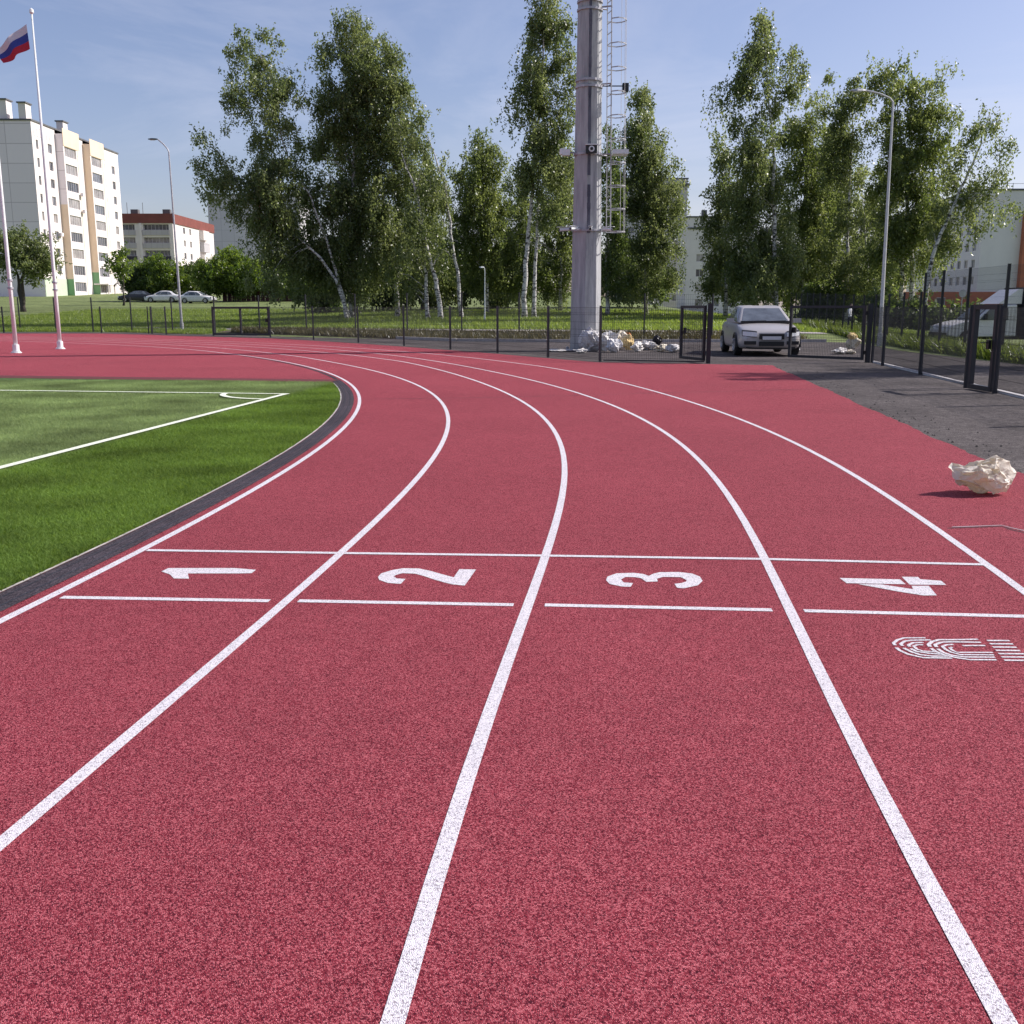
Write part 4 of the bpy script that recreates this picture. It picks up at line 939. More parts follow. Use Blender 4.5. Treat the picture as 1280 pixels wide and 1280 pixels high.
# -- tall pale block on the left
ex, ey = -76.2, 171.0; ez = gz(ex, ey) - .2
A = empty('apartment_block', (ex, ey, ez)); tag(A, 'tall pale nine storey apartment block with tan balcony bays', 'building')
HB = at(45, 150.5, 171).z - ez; FH = (HB - 2.5) / 9; LB = 36.5; WB = 16
bw = MB(); F9 = [FH * .5 + FH * k for k in range(9)]
def col(u0, w, h=1.45, rows=range(9), zoff=0): return [(u0, u0 + w, F9[k] + zoff - .2, F9[k] + zoff - .2 + h) for k in rows]
facade(bw, A, (0, 0, 0), (0, 1, 0), 8.6, HB, col(1.3, .8) + col(5.6, 1.5), 0)
facade(bw, A, (0, 15.1, 0), (0, 1, 0), 4.8, HB, [], 0)
facade(bw, A, (0, 26.1, 0), (0, 1, 0), LB - 26.1, HB, col(1.9, 1.7) + col(6.8, 1.5), 0)
wl_ = bw.build('wall', M_WALLW, A)
b = MB(); b.quad((-WB, 0, 0), (0, 0, 0), (0, 0, HB), (-WB, 0, HB)); b.build('gable_wall', M_PANEL, A)
b = MB(); b.quad((0, LB, 0), (-WB, LB, 0), (-WB, LB, HB), (0, LB, HB)); b.quad((-WB, LB, 0), (-WB, 0, 0), (-WB, 0, HB), (-WB, LB, HB)); b.build('rear_wall', M_WALLW, A)
b = MB(); b.box((-WB / 2, LB / 2, HB + .13), (WB + .3, LB + .3, .26)); rf = b.build('roof', M_ROOF, A)
for cx_, cy_, h_ in ((-1.3, 1.2, 2.4), (-4.6, 1.8, 3.0), (-8, 1.2, 2.2), (-3, 19, 2.6), (-12, 5, 2.4), (-9, 20, 2.4)):
    b = MB(); b.box((cx_, cy_, HB + .26 + h_ / 2), (1.15, 1.9, h_)); b.box((cx_, cy_, HB + .26 + h_ + .1), (1.5, 2.3, .2), mi=1); b.build('chimney', [M_WALLW, M_ROOF], rf)
for k in range(6):      # niches of the attic band
    b = MB(); b.box((.03, 1.0 + k * 1.15, HB - 1.4), (.06, .55, 1.3)); b.build('attic_panel', M_PANEL, A)
for k in range(3):
    b = MB(); b.box((.03, 30 + k * 1.6, HB - 1.4), (.06, .7, 1.3)); b.build('attic_panel', M_PANEL, A)
for i_, (y0, y1) in enumerate(((8.6, 15.2), (19.8, 26.2))):
    D_ = 1.25; sm = [M_PANEL, M_TAN][i_]
    b = MB()                                 # the side facing the viewer, three storeys of colour
    for za, zb, mi in ((0, 3.2 + 1.5 * i_, 2), (3.2 + 1.5 * i_, 15.5 if i_ == 0 else 23, 1), (15.5 if i_ == 0 else 23, HB - .6, 0)):
        b.quad((0, y0, za), (D_, y0, za), (D_, y0, zb), (0, y0, zb), mi)
    b.build('bay_side', [sm, M_TAN, M_GRN], A)
    bw = MB(); wbay = y1 - y0
    facade(bw, A, (D_, y0, 0), (0, 1, 0), wbay, HB - .6, [(.45, wbay - 1.5, F9[k] - .25, F9[k] + 1.35) for k in range(9)], 0)
    bw.build('balcony_wall', M_WALLW, A)
    b = MB(); b.box((D_ + .03, y1 - .6, (HB - .6) / 2), (.06, 1.0, HB - .6)); b.quad((0, y1, 0), (0, y1, HB - .6), (D_, y1, HB - .6), (D_, y1, 0)); b.build('bay_edge', M_CREAMW, A)
    b = MB(); b.loft([[(D_, y0, HB - 2.6), (D_, y1, HB - 2.6), (D_, y1, HB + .3), (D_, y0, HB + .3)], [(D_ + .08, y0, HB - 2.5), (D_ + .08, y1, HB - 2.5), (D_ + .08, y1, HB + .3), (D_ + .08, y0, HB + .3)]]); b.build('bay_gable', M_TAN, A, recalc=True)
    b = MB(); b.quad((0, y0, HB - .62), (D_, y0, HB - .62), (D_, y1, HB - .62), (0, y1, HB - .62)); b.build('bay_roof', M_ROOF, A)
b = MB(); b.box((.05, 4.3, 1.6), (.1, 8.5, 3.2)); b.build('plinth', M_PALEG, A)
b = MB(); b.box((1.6, 21.5, 2.6), (2.6, 4.0, .25)); b.tube([(2.7, 20, 0), (2.7, 20, 2.5)], .12, 8); b.tube([(2.7, 23, 0), (2.7, 23, 2.5)], .12, 8); b.build('entrance_canopy', M_WALLW, A)
for y_, z_ in ((14.0, 17.6), (14.2, 14.8), (27.9, 22), (28.6, 19), (7.5, 10.5)):
    b = MB(); b.box((1.75 if y_ < 20 and y_ > 8 else .25, y_, z_), (.4, .8, .55)); b.build('air_conditioner', M_PANEL, A)

# -- red topped block
ex, ey = at(217, 300, 230).x, 230.0; ez = gz(ex, ey)
B2 = empty('apartment_block', (ex, ey, ez)); tag(B2, 'lower five storey apartment block with dark red roof band', 'building')
HB = at(217, 267, 230).z - ez; bw = MB()
rows = [HB - 2 - 1.75 - 2.75 * k for k in range(5)][::-1]; rows = [q for q in rows if q > .4]; NR = len(rows)
facade(bw, B2, (0, 0, 0), (0, 1, 0), 31, HB - 2, [(u, u + 1.5, z, z + 1.35) for z in rows for u in (7.0, 11.5)], 0)
facade(bw, B2, (-14.5, 0, 0), (1, 0, 0), 14.5, HB - 2, [(u, u + 5.6, z + .35, z + 1.55) for z in rows for u in (.6, 8.0)], 0, depth=.9)
bw.build('wall', M_WALLW, B2)
b = MB(); b.box((-7.25, 15.5, HB - 1), (14.9, 31.4, 2.0)); rf = b.build('roof', M_REDR, B2)
for k, (x_, y_) in enumerate(((-9, 3), (-4, 10), (-7, 20), (-2, 3))):
    b = MB(); b.box((x_, y_, HB + .55), (1.6, 1.2, 1.1)); b.build('chimney', M_ROOF, rf)
for x_ in (-6.6, -10): b = MB(); b.tube([(x_, 1, HB), (x_, 1, HB + 2.4)], .06, 5); b.build('aerial', M_ROOF, rf)
b = MB(); b.box((-7.0, -.15, (HB - 2) / 2), (.5, .3, HB - 2)); b.build('pilaster', M_WALLW, B2)
M_PANEL2 = panel_mat('balcony panels', (.46, .44, .45), (.3, .29, .3), 1.2, 3.0, 'x', .03); M_DKB = mat('dark balcony cladding', (.035, .03, .045), .7, var=.2, vscale=1)
for k, z in enumerate(rows):
    for u in (.6, 8.0):
        b = MB(); b.box((-14.5 + u + 2.8, -.12, z - .25), (5.9, .2, 1.1)); b.build('balcony_front', M_DKB if (k == NR - 3) else M_PANEL2, B2)
for k in range(NR):
    b = MB(); b.box((.5, 21.5, rows[k] + .5), (1.0, 4.6, 2.2)); b.build('balcony', M_PANEL2 if k % 2 else M_WALLW, B2)
b = MB(); b.quad((0, 31, 0), (-14.5, 31, 0), (-14.5, 31, HB - 2), (0, 31, HB - 2)); b.quad((-14.5, 31, 0), (-14.5, 0, 0), (-14.5, 0, HB - 2), (-14.5, 31, HB - 2)); b.build('rear_wall', M_WALLW, B2)

def slab(label, x0, x1, y0, dep, top, wallm, roofm, openings=[], side_open=[], base=None, side='x+'):
    z0 = gz(x0, y0); e = empty('apartment_block', (x0, y0, z0)); tag(e, label, 'building'); Hh = top - z0; Wd = x1 - x0
    bw = MB(); facade(bw, e, (0, 0, 0), (1, 0, 0), Wd, Hh, openings, 0); bw.build('front_wall', wallm, e)
    bw = MB()
    if side == 'x-': facade(bw, e, (0, dep, 0), (0, -1, 0), dep, Hh, side_open, 0)
    else: bw.quad((0, dep, 0), (0, 0, 0), (0, 0, Hh), (0, dep, Hh))
    bw.quad((Wd, 0, 0), (Wd, dep, 0), (Wd, dep, Hh), (Wd, 0, Hh)); bw.quad((Wd, dep, 0), (0, dep, 0), (0, dep, Hh), (Wd, dep, Hh)); bw.build('side_wall', wallm, e)
    b = MB(); b.box((Wd / 2, dep / 2, Hh + .15), (Wd + .3, dep + .3, .3)); rf_ = b.build('roof', roofm, e)
    return e, Hh, Wd, rf_
xa = at(262, 300, 280).x
slab('plain grey tower block half hidden behind the leftmost birch', xa, xa + 24, 280, 14, at(262, 244, 280).z, panel_mat('grey tower panels', (.58, .565, .59), (.42, .41, .43), 3.3, 2.9, 'x', .05), M_ROOF)
xa = at(776, 300, 240).x; xb = at(857.5, 300, 240).x
e, Hh, Wd, rf_ = slab('tall grey block hidden behind the birch right of the mast', xa, xb, 240, 14, at(858, 224, 240).z, panel_mat('weathered panels', (.55, .53, .53), (.35, .34, .35), 3.3, 3.0, 'x', .05), M_ROOF, [(u, u + 1.5, z, z + 1.4) for u in (1.5, 5, 8.5, 12) for z in (2, 5, 8, 11, 14, 17, 20, 23)])
b = MB(); b.box((Wd / 2, -.1, Hh - 1.2), (Wd + .8, .9, .5)); b.build('cornice', M_ROOF, e)
xa = at(857, 300, 215).x; xb = at(940, 300, 215).x
e, Hh, Wd, rf_ = slab('low cream five storey block seen between the birches right of the mast', xa + .3, xb, 215, 12, at(880, 272, 215).z, M_WALLW, M_ROOF, [(u, u + 1.6, z, z + 1.5) for u in (2.0, 5.4, 8.8, 12.0) for z in (1.4, 4.4, 7.4, 10.4)])
b = MB(); b.box((4, 4, Hh + 1), (1, 1, 1.6)); b.build('chimney', M_ROOF, rf_)
b = MB(); b.box((Wd / 2, -.12, Hh - 2.1), (Wd, .2, .35)); b.build('cornice', M_ROOF, e)
# right: white block with orange stair tower
x0 = at(1222, 350, 190).x; x1 = at(1271, 350, 190).x; z0 = gz(x0, 190)
M_BRICK = mat('orange brick', (.42, .145, .085), .9, var=.12, vscale=.6); M_WALLG = mat('pale grey render', (.70, .675, .68), .9, var=.06, vscale=.2)
D4 = empty('apartment_block', (x0, 190, z0)); tag(D4, 'pale block with orange stair section and brick ground floor at right edge', 'building')
HB = at(1250, 238, 190).z - z0; bw = MB(); Wd = x1 - x0; dp = 34
facade(bw, D4, (0, dp, 0), (0, -1, 0), dp, HB, [(dp - v - 1.5, dp - v, z, z + 1.5) for v in (1.8, 4.8, 7.8, 10.8, 15, 18, 21) for z in (5.3, 8.3, 11.3, 14.3, 17.3, 20.3) if z + 1.6 < HB], 0)
bw.quad((0, 0, 0), (Wd, 0, 0), (Wd, 0, HB), (0, 0, HB)); bw.build('wall', M_WALLG, D4)
b = MB(); b.box((Wd / 2 - 8, .95, 2.0), (Wd + 16.6, 2.4, 4.0)); b.build('brick_base', M_BRICK, D4)
for u in (-11, -6.5):
    b = MB(); b.box((u, -.27, 2.2), (1.6, .06, 1.6)); w_ = b.build('window', M_FRAME, D4); b = MB(); b.box((u, -.31, 2.2), (1.4, .03, 1.4)); b.build('pane', GLASSES[2], w_)
bw = MB(); facade(bw, D4, (Wd, -1.2, 0), (1, 0, 0), 16, at(1275, 267, 190).z - z0, [(4.2, 5.6, z, z + 1.5) for z in (5, 8, 11, 14)] + [(1.2, 3.4, z, z + 1.6) for z in (2.0,)], 0)
bw.quad((Wd, 3, 0), (Wd, -1.2, 0), (Wd, -1.2, at(1275, 267, 190).z - z0), (Wd, 3, at(1275, 267, 190).z - z0)); bw.build('stair_tower', M_BRICK, D4)
b = MB(); b.box((Wd / 2 + 8, dp / 2, HB + .15), (Wd + 16.3, dp + .4, .3)); rf_ = b.build('roof', M_ROOF, D4)
bw = MB(); bw.quad((Wd, .01, 0), (Wd + 16, .01, 0), (Wd + 16, .01, HB), (Wd, .01, HB)); bw.build('upper_wall', M_WALLG, D4)
b = MB(); b.box((2.5, 2, HB + .9), (.9, .9, 1.2)); b.build('chimney', M_ROOF, rf_)
b = MB(); b.tube([(5, .3, HB + .3), (5, .3, HB + 1.3)], .05, 5); b.tube([(0, .3, HB + 1.2), (16, .3, HB + 1.2)], .035, 5); b.build('roof_railing', M_ROOF, rf_)
# low concrete wall and a round sign before it
wx0 = at(1150, 390, 92).x; wx1 = at(1212, 390, 92).x
b = MB()
n_ = 6
for k in range(n_): b.box((wx0 + (wx1 - wx0) * (k + .5) / n_, 92, .45 + gz(wx0, 92)), ((wx1 - wx0) / n_ - .03, .16, 1.1))
tag(b.build('concrete_wall', mat('whitewashed concrete', (.55, .53, .52), .9, var=.12, vscale=2)), 'low whitewashed concrete wall beyond the bushes at right', 'wall')
sx_ = at(1203, 368, 60).x; e = empty('road_sign', (sx_, 60, gz(sx_, 60))); tag(e, 'round grey backed road sign on a thin post at right', 'sign')
zs_ = at(1203, 367, 60).z - gz(sx_, 60); b = MB(); b.tube([(0, 0, 0), (0, 0, zs_ + .2)], .03, 8); b.build('post', M_GALV, e); b = MB(); b.tube([(0, -.03, zs_), (0, -.05, zs_)], .22, 20); b.build('sign_disc', M_GALV, e)
# dark red low fence beyond the bushes
fx0 = at(278, 368, 140).x; fx1 = at(420, 368, 140).x
b = MB()
for k in range(24): b.box((fx0 + (fx1 - fx0) * (k + .5) / 24, 140, gz(-35, 140) + .8), ((fx1 - fx0) / 24 - .04, .06, 1.7))
b.box(((fx0 + fx1) / 2, 140.08, gz(-35, 140) + .5), (fx1 - fx0, .08, .1)); b.box(((fx0 + fx1) / 2, 140.08, gz(-35, 140) + 1.3), (fx1 - fx0, .08, .1))
tag(b.build('board_fence', mat('maroon boards', (.11, .035, .045), .8, var=.2, vscale=1)), 'low maroon board fence behind the leaning birch', 'fence')

# ------------------------------------------------------------------ trees
def crown_leaves(blobs, Yd, leaf, dens, droop, rg):
    allV = []; allT = []; twigs = []; k = Yd / 1280
    for cx_, cy_, rx, ry, *dn in blobs:
        dn = dn[0] if dn else 1.0
        P = np.array(at(cx_, cy_, Yd + rg.uniform(-.8, .8)))
        r3 = np.array([rx * k, max(1.0, rx * k * .85), ry * k])
        area = math.pi * r3[0] * r3[2]; nC = max(5, int(area * 2.3))
        u = rg.normal(size=(nC, 3)); u /= np.linalg.norm(u, axis=1)[:, None]; rr = rg.random(nC) ** .45 * rg.uniform(.80, 1.10, nC)
        c = P + u * r3 * rr[:, None]; c[:, 2] += .25 * droop
        twigs.append(c)
        cnt = np.maximum(1, (23 * dens * dn * rg.uniform(.2, 1.8, nC))).astype(int)
        rep_ = np.repeat(np.arange(nC), cnt); n = len(rep_); nL = 11
        ctone = np.clip(rg.normal(.42, .20, nC), 0, 1)
        if droop > .5:
            sg = rg.uniform(.16, .42, nC)[rep_][:, None]
            st = c[rep_] + rg.normal(size=(n, 3)) * sg * np.array([1, 1, .9])
            ln = rg.uniform(.35, 1.0, n) * rg.uniform(.6, 2.3, nC)[rep_] * droop
            sw = rg.normal(size=(nC, 3)) * .22
            d = rg.normal(size=(n, 3)) * .16 + sw[rep_]; d[:, 2] = -1
            up = (rg.random(nC) < np.where(u[:, 2] > .35, .5, .06))[rep_]; d[up, 2] = .9; d[up, :2] *= 1.6; ln[up] *= .55
        else:
            st = c[rep_] + rg.normal(size=(n, 3)) * .38; d = rg.normal(size=(n, 3)); ln = rg.uniform(.2, .8, n)
        d /= np.linalg.norm(d, axis=1)[:, None]
        t = (np.arange(nL) + .5) / nL
        p = st[:, None, :] + d[:, None, :] * (ln[:, None] * t[None, :])[:, :, None] + rg.normal(size=(n, nL, 3)) * .06
        p = p.reshape(-1, 3); m = len(p)
        ax = rg.normal(size=(m, 3)) * .7; ax[:, 2] -= .9 * droop; ax /= np.linalg.norm(ax, axis=1)[:, None]
        sd = np.cross(ax, rg.normal(size=(m, 3))); sd /= np.linalg.norm(sd, axis=1)[:, None]
        L_ = leaf * rg.uniform(.55, 1.35, m)[:, None]
        q = np.empty((m, 4, 3)); q[:, 0] = p; q[:, 1] = p + ax * L_ * .42 + sd * L_ * .28; q[:, 2] = p + ax * L_; q[:, 3] = p + ax * L_ * .42 - sd * L_ * .28
        allV.append(q); tn = np.clip(np.repeat(ctone[rep_], nL) + rg.normal(0, .16, m), 0, 1); allT.append(np.repeat(tn, 4))
    return np.concatenate(allV).reshape(-1, 3), np.concatenate(allT), np.concatenate(twigs)
NLEAF = 0
def tree(name, label, Yd, trunks, blobs, r0=.17, leafm=None, barkm=None, leaf=.18, dens=1.0, droop=1.0, group=None, cat='tree', seed=0, twigf=1.0):
    global NLEAF
    rg = np.random.default_rng(100 + seed)
    p0 = at(*trunks[0][0], Yd); base = Vector((p0.x, Yd, gz(p0.x, Yd)))
    e = empty(name, base); tag(e, label, cat, group)
    V, tone, tips = crown_leaves(blobs, Yd, leaf, dens, droop, rg)
    V = V - np.array(base); n = len(V) // 4; NLEAF += n
    o = bpy.data.objects.new('crown', fast_mesh('crown', V, np.arange(4 * n).reshape(-1, 4), leafm or M_LEAF_B)); C.objects.link(o); o.parent = e
    at_ = o.data.attributes.new('tone', 'FLOAT', 'POINT'); at_.data.foreach_set('value', tone.astype(np.float32))
    b = MB(); sk = []
    for ti, tp in enumerate(trunks):
        pts = [at(*p, Yd + (.3 * ti)) - base for p in tp]; pts[0].z = min(pts[0].z, gz(pts[0].x + base.x, Yd) - base.z) - .15
        # resample
        res = []
        for a, c_ in zip(pts[:-1], pts[1:]):
            for k in range(5): res.append(a.lerp(c_, k / 5) + Vector((rg.normal() * .035, rg.normal() * .05, 0)))
        res.append(pts[-1]); m = len(res); rad = [r0 * (1 - .85 * (k / (m - 1)) ** .9) * (1.25 if k == 0 else 1) * (1 if ti == 0 else .85) for k in range(m)]
        b.tube(res, rad, 7); sk += [(res[k], rad[k]) for k in range(2, m)]
    SK = np.array([list(p) for p, _ in sk]); SR = [r for _, r in sk]
    T_ = tips - np.array(base); sel = rg.permutation(len(T_))[: int(len(T_) * .34 * twigf)]
    for i in sel:
        tpt = T_[i]; dd = np.linalg.norm((SK - (tpt - np.array([0, 0, .9]))) * np.array([1, 1, .8]), axis=1); j = int(np.argmin(dd))
        a = Vector(SK[j]); c_ = Vector(tpt); ln = (c_ - a).length
        if ln < .4 or ln > 7: continue
        mid = a.lerp(c_, .55) + Vector((0, 0, .14 * ln)); r1 = min(SR[j] * .45, .014 + .008 * ln)
        b.tube([a, mid, c_], [r1, r1 * .6, .007], 4, cap=False)
    b.build('trunk', barkm or M_BIRCH, e, smooth=True); return e
G = 'birches on the meadow behind the track'
tree('birch_tree', 'leftmost birch leaning far to the left with open hanging crown', 74, [[(436, 393), (420, 350), (400, 322), (364, 290), (330, 262), (306, 245)], [(438, 393), (414, 320), (400, 280), (385, 240), (362, 205), (340, 130), (324, 62)]],
     [(322, 72, 30, 30, .8), (292, 82, 14, 14, .7), (332, 122, 45, 32, .7), (300, 128, 20, 18, .7), (366, 116, 14, 16, .7), (345, 172, 38, 38, .9), (262, 195, 22, 30, .6), (282, 230, 30, 30, .7), (332, 262, 38, 44, 1), (352, 240, 38, 45, 1), (338, 330, 34, 36, .8), (375, 320, 40, 45, .8)], seed=1, group=G, r0=.14)
tree('birch_tree', 'broad tall birch with the densest drooping crown, second from left', 76, [[(439, 393), (438, 330), (440, 240), (448, 150), (440, 60)], [(497, 391), (496, 340), (488, 290), (476, 230), (462, 150)]],
     [(432, 45, 24, 20, .8), (408, 66, 14, 14, .8), (456, 66, 40, 32), (470, 100, 42, 30), (440, 115, 45, 40), (404, 84, 10, 26, .6), (482, 150, 45, 48), (438, 180, 55, 50), (410, 150, 20, 38, .6), (500, 205, 36, 46), (450, 245, 62, 52), (425, 300, 58, 48), (480, 300, 45, 48), (440, 345, 55, 32), (390, 230, 22, 45, .7), (400, 345, 45, 34, .8)], seed=2, group=G, r0=.24)
tree('birch_tree', 'birch of three bare white leaning stems left of the mast', 72, [[(552, 395), (545, 350), (527, 280), (521, 240), (502, 192)], [(535, 396), (532, 350), (530, 310), (526, 270)], [(576, 396), (573, 350), (563, 290), (556, 230), (535, 170)]],
     [(525, 175, 16, 30, .5), (540, 225, 22, 36, .5), (515, 150, 18, 26, .6), (556, 250, 14, 34, .5), (520, 300, 22, 40, .6), (548, 320, 20, 36, .5), (505, 345, 20, 30, .7)], seed=3, group=G, r0=.20, twigf=1.2)
tree('birch_tree', 'shorter fresh green birch just left of the tall slim birch', 82, [[(609, 388), (607, 300), (598, 190)]],
     [(594, 180, 14, 18, .8), (597, 210, 32, 26), (600, 245, 40, 36), (604, 290, 42, 40), (606, 338, 42, 38), (574, 300, 16, 34, .7)], seed=4, group=G, leafm=M_LEAF_L)
tree('birch_tree', 'tall slim double stemmed birch beside the left of the mast', 71, [[(654, 396), (657, 330), (664, 260), (668, 200), (678, 100), (684, -20)], [(667, 396), (669, 330), (672, 250), (680, 180)]],
     [(684, -14, 18, 28, .7), (688, 25, 26, 30, .8), (672, 48, 22, 22, .7), (678, 78, 28, 28), (705, 62, 14, 40, .6), (668, 118, 32, 34), (712, 120, 14, 46, .6), (645, 152, 20, 12, .8), (678, 165, 36, 32), (672, 212, 34, 36), (700, 190, 20, 40, .7), (690, 255, 24, 34, .6)], seed=5, group=G, r0=.2)
tree('birch_tree', 'light green birch filling the gap behind the mast', 84, [[(700, 388), (702, 300), (704, 200)]],
     [(702, 205, 26, 30, .7), (700, 250, 36, 40), (700, 300, 38, 42), (690, 345, 40, 34), (640, 330, 28, 44, .8)], seed=6, group=G, leafm=M_LEAF_L)
tree('birch_tree', 'full crowned birch just right of the mast and its ladder', 80, [[(807, 390), (806, 320), (804, 220), (803, 130)]],
     [(804, 126, 12, 14, .8), (800, 150, 24, 22), (806, 185, 36, 34), (812, 225, 40, 38), (815, 262, 40, 38), (808, 305, 42, 40), (806, 345, 44, 34), (846, 250, 12, 20, .5), (775, 250, 14, 50, .7)], seed=7, group=G)
tree('birch_tree', 'dark low hanging birch behind the foot of the mast ladder', 76, [[(759, 392), (758, 320), (760, 220)]],
     [(764, 220, 18, 40, .7), (768, 290, 22, 48), (772, 340, 26, 36), (760, 180, 10, 30, .5)], seed=8, group=G, leafm=M_LEAF_D)
tree('birch_tree', 'tallest right hand birch with straight white trunk above the car', 70, [[(970, 402), (969, 330), (966, 240), (968, 190), (962, 140), (953, 20)]],
     [(953, 28, 9, 16, .8), (954, 54, 14, 14, .8), (950, 74, 30, 16, .8), (934, 66, 14, 10, .7), (948, 104, 36, 22, .8), (902, 122, 14, 10, .7), (992, 76, 9, 10, .7), (994, 106, 14, 18, .7), (930, 150, 22, 22, .7), (968, 140, 24, 22, .7), (945, 200, 36, 36), (948, 250, 42, 44), (955, 300, 44, 44), (952, 345, 46, 34)], seed=9, group=G, r0=.2)
tree('birch_tree', 'weeping pale birch at the left end of the right hand group', 76, [[(906, 390), (908, 300), (912, 190)]],
     [(908, 190, 14, 22, .6), (904, 225, 22, 34, .7), (902, 275, 24, 44, .8), (900, 335, 24, 36)], seed=10, group=G)
tree('birch_tree', 'rounded yellowish green birch right of the tallest birch', 78, [[(1004, 392), (1003, 300), (1010, 150)]],
     [(1025, 118, 11, 14, .7), (1004, 155, 32, 22), (1008, 195, 42, 34), (1012, 245, 42, 42), (1010, 300, 42, 42), (1005, 345, 40, 32)], seed=11, group=G, leafm=M_LEAF_L)
tree('birch_tree', 'dark thin birch with sky gaps left of the right lamp', 74, [[(1058, 395), (1059, 320), (1062, 220), (1068, 120)], [(1085, 394), (1085, 340), (1080, 260)]],
     [(1066, 122, 20, 20), (1048, 140, 18, 18, .8), (1060, 165, 32, 26), (1052, 205, 26, 28, .8), (1070, 245, 28, 30, .35), (1062, 300, 36, 44, .6), (1075, 345, 36, 30, .7)], seed=12, group=G)
tree('birch_tree', 'widest birch behind the bright steel lamp', 72, [[(1141, 398), (1140, 330), (1132, 240), (1120, 120)], [(1128, 397), (1127, 330), (1138, 230), (1165, 140)]],
     [(1117, 105, 30, 18), (1095, 118, 18, 16, .8), (1168, 108, 10, 14, .8), (1140, 138, 42, 28), (1182, 146, 14, 14, .8), (1138, 180, 48, 34), (1130, 225, 48, 40), (1140, 268, 46, 36), (1150, 300, 40, 34), (1110, 320, 34, 40, .7), (1178, 215, 20, 34, .6)], seed=13, group=G, leafm=M_LEAF_L, r0=.22)
tree('birch_tree', 'sparse rightmost birch reaching over the pale building', 68, [[(1150, 400), (1165, 320), (1195, 250), (1222, 190), (1238, 140)]],
     [(1236, 150, 20, 16, .6), (1256, 182, 16, 18, .6), (1216, 182, 26, 22, .6), (1240, 212, 24, 16, .5), (1205, 222, 28, 28, .6), (1190, 262, 28, 28, .7), (1180, 300, 26, 24, .7), (1236, 254, 24, 10, .4), (1262, 262, 14, 8, .35), (1225, 282, 18, 8, .3)], seed=14, group=G)
tree('birch_tree', 'unseen birch added outside the picture to the right to shade the forecourt', 26, [[(1600, 455), (1612, 250), (1630, 20), (1640, -160)]],
     [(1640, 70, 95, 110, .7), (1625, 210, 100, 90, .6), (1655, -90, 75, 110, .7)], seed=19, group=G)  # unseen tree, added so its crown shadow falls on forecourt and track corner
GB = 'trees and bushes in front of the apartment blocks'
tree('birch_tree', 'green birch filling the view behind the three leaning stems', 92, [[(528, 385), (528, 300), (532, 225)]],
     [(530, 228, 28, 30), (524, 270, 40, 36), (530, 315, 46, 40), (535, 350, 50, 34), (492, 330, 30, 40, .8)], seed=15, group=G, leafm=M_LEAF_L)
tree('birch_tree', 'green birch behind the dark thin one among the right hand group', 90, [[(1040, 388), (1040, 300), (1040, 190)]],
     [(1040, 190, 30, 30, .8), (1042, 235, 38, 38, .8), (1044, 285, 46, 40, .8), (1050, 335, 50, 36)], seed=16, group=G, leafm=M_LEAF_L)
tree('birch_tree', 'fresh low crowned birch beneath the widest right hand birch', 88, [[(1098, 388), (1098, 300), (1100, 240)]],
     [(1100, 245, 26, 34, .8), (1100, 295, 38, 38, .9), (1105, 340, 46, 34)], seed=17, group=G, leafm=M_LEAF_L)
tree('birch_tree', 'fresh green birch behind the double stemmed one', 90, [[(650, 387), (650, 300), (652, 230)]],
     [(650, 235, 22, 30, .8), (648, 280, 34, 36), (648, 330, 40, 40)], seed=18, group=G, leafm=M_LEAF_L)
tree('broadleaf_tree', 'round dark tree with forked trunk at the left edge before the gable', 100, [[(27, 369), (27, 350), (38, 318), (45, 300)], [(27, 369), (22, 345), (12, 318)]],
     [(36, 308, 30, 22, .7), (15, 322, 26, 22, .7), (54, 326, 20, 18, .6), (36, 336, 30, 14, .7), (3, 306, 16, 16, .7)], seed=20, group=GB, leafm=M_LEAF_B, barkm=M_BARK, droop=.45, leaf=.24, dens=1.1, r0=.25)
tree('broadleaf_tree', 'small slender tree at the far corner of the tall pale block', 120, [[(154, 370), (154, 335)]], [(152, 334, 14, 12), (150, 322, 8, 6)], seed=21, group=GB, leafm=M_LEAF_G, barkm=M_BARK, droop=.45, leaf=.26, r0=.12)
def bush(label, Yd, base, blobs, seed, lm=M_LEAF_G, name='bush', dens=1.0, leaf=.28, group=GB): return tree(name, label, Yd, [[base, (base[0], base[1] - 14)]], blobs, seed=seed, group=group, leafm=lm, barkm=M_BARK, droop=.45, leaf=leaf, dens=dens, r0=.1, cat='bush')
bush('dark wide bush right of the tall pale block', 140, (178, 369), [(178, 345, 24, 16), (170, 356, 22, 12), (190, 355, 22, 13)], 22, M_LEAF_D)
bush('tall rounded bush left of the lamp', 139, (205, 370), [(200, 338, 22, 20), (210, 350, 24, 18), (196, 355, 20, 14)], 23)
bush('dark bush right behind the lamp', 143, (235, 370), [(238, 345, 22, 16), (240, 357, 26, 13)], 24, M_LEAF_D)
bush('large bright green bush below the grey tower', 138, (285, 370), [(290, 332, 30, 18), (270, 345, 30, 20), (310, 345, 30, 22), (288, 356, 40, 16)], 25)
bush('broad green bush half behind the leaning birch', 141, (345, 368), [(340, 345, 30, 22), (360, 350, 34, 22), (385, 352, 30, 22)], 26)
GU = 'undergrowth between the birch trunks'
bush('dark undergrowth left of the leaning birch trunk', 88, (400, 386), [(400, 362, 38, 26), (372, 358, 30, 24)], 30, M_LEAF_D, group=GU)
bush('dark undergrowth under the broad tall birch', 92, (470, 386), [(465, 355, 45, 32), (500, 360, 30, 26)], 31, M_LEAF_D, group=GU)
bush('green undergrowth behind the three leaning stems', 94, (548, 385), [(545, 345, 36, 42, .8), (575, 350, 28, 36, .8)], 32, M_LEAF_D, group=GU)
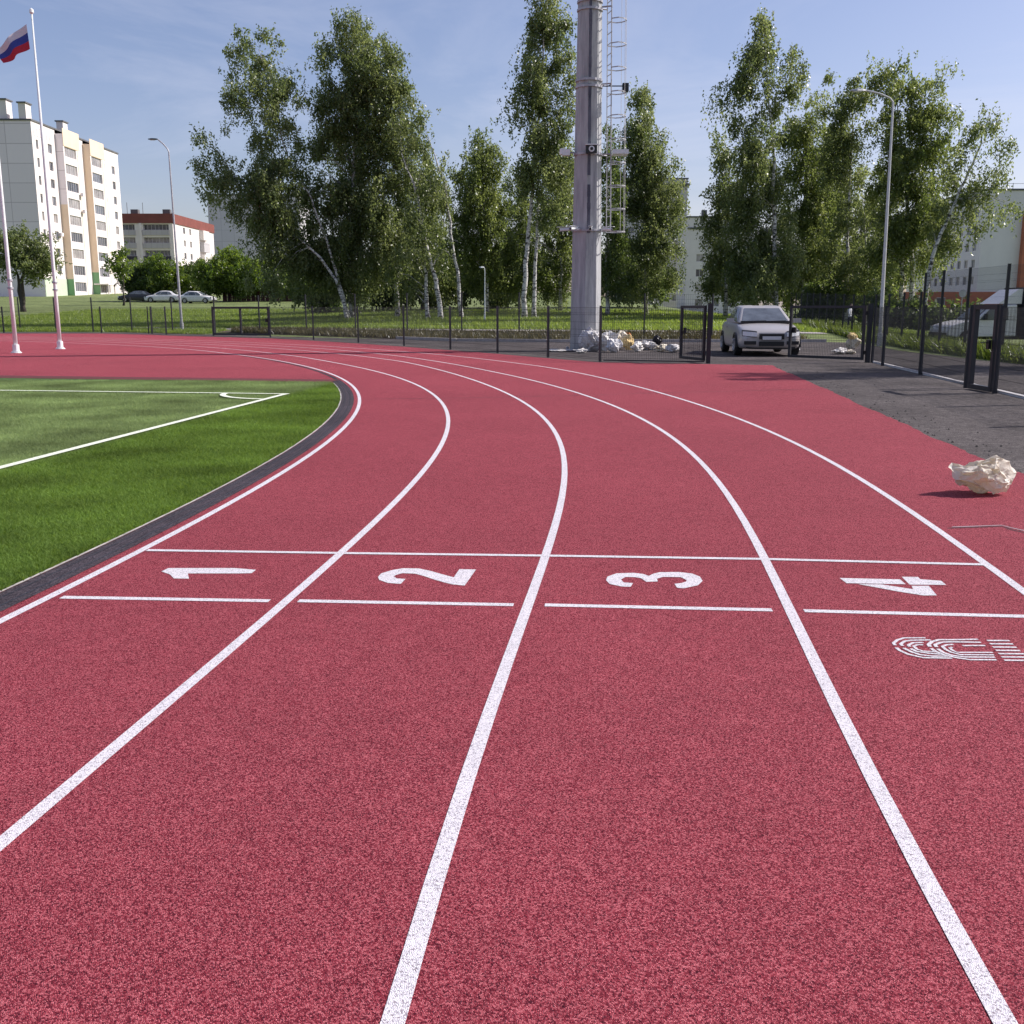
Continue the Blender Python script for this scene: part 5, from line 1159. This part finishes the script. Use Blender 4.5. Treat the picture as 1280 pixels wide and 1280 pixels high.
bush('green undergrowth behind the park lamp', 94, (625, 385), [(620, 352, 40, 34), (650, 348, 30, 36)], 33, M_LEAF_D, group=GU)
bush('dark undergrowth right of the mast', 95, (790, 384), [(780, 345, 40, 36), (815, 350, 30, 28)], 34, M_LEAF_D, group=GU)
bush('green undergrowth behind the grey car', 90, (945, 386), [(930, 350, 40, 34, .8), (985, 350, 40, 32, .8)], 35, M_LEAF_D, group=GU)
bush('dark scrub along the tall fence behind the closed gate leaf', 75, (1045, 400), [(1040, 378, 34, 20), (1075, 382, 34, 22), (1020, 386, 22, 14)], 36, M_LEAF_D, group=GU)
bush('dark scrub right of the bright steel lamp', 66, (1125, 404), [(1120, 392, 34, 18), (1150, 398, 26, 14), (1100, 380, 20, 18)], 37, M_LEAF_D, group=GU)
bush('dark low hedge before the whitewashed wall', 64, (1195, 408), [(1170, 402, 26, 10), (1195, 402, 26, 10), (1215, 404, 20, 9)], 38, M_LEAF_D, group=GU)

# ------------------------------------------------------------------ rough grass and weeds
def scatter(n, fx, fy):
    x = fx(n); y = fy(x); return np.stack([x, y, ground_z(x, y)], 1)
M_GB = leaf_mat('meadow grass', (0.105, 0.165, 0.030), (0.24, 0.31, 0.085), .5)
n = 210000; x = RNG.uniform(-42, 22, n); e0 = rise_start(x) + .1
y = e0 + 42 * RNG.random(n) ** 1.5; ok = (y - np.where(x > -17, np.interp(x, [-26, -14, 0, 16], [69.7, 61.2, 55.2, 53.2]), -99) > .8) & (np.abs(y - np.interp(x, [-26, -14, 0, 16], [69.7, 61.2, 55.2, 53.2])) > .8)
P = np.stack([x, y, ground_z(x, y)], 1)[ok]
tag(blades('meadow_grass', P, .20, .045, M_GB, .5), 'rough meadow grass on the rising ground behind the road', 'grass')
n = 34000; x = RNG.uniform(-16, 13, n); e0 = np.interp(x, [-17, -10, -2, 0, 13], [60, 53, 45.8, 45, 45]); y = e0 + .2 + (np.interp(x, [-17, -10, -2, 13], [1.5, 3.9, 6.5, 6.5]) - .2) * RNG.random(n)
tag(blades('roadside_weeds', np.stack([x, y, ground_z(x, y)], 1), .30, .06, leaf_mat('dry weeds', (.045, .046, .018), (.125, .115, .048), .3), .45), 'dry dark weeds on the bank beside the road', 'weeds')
n = 22000; y = RNG.uniform(22, 66, n); x = np.interp(y, [18, 29, 36, 40, 44, 66], [13.6, 13.8, 14.35, 14.95, 15.5, 18.5]) + np.abs(RNG.normal(0, 1.0, n)) * 1.0 - .3
tag(blades('fence_weeds', np.stack([x, y, ground_z(x, y)], 1), .42, .06, leaf_mat('fresh weeds', (.05, .085, .015), (.135, .175, .042), .4), .45), 'fresh green weeds along the foot of the tall fence', 'weeds')
print('leaves', NLEAF)
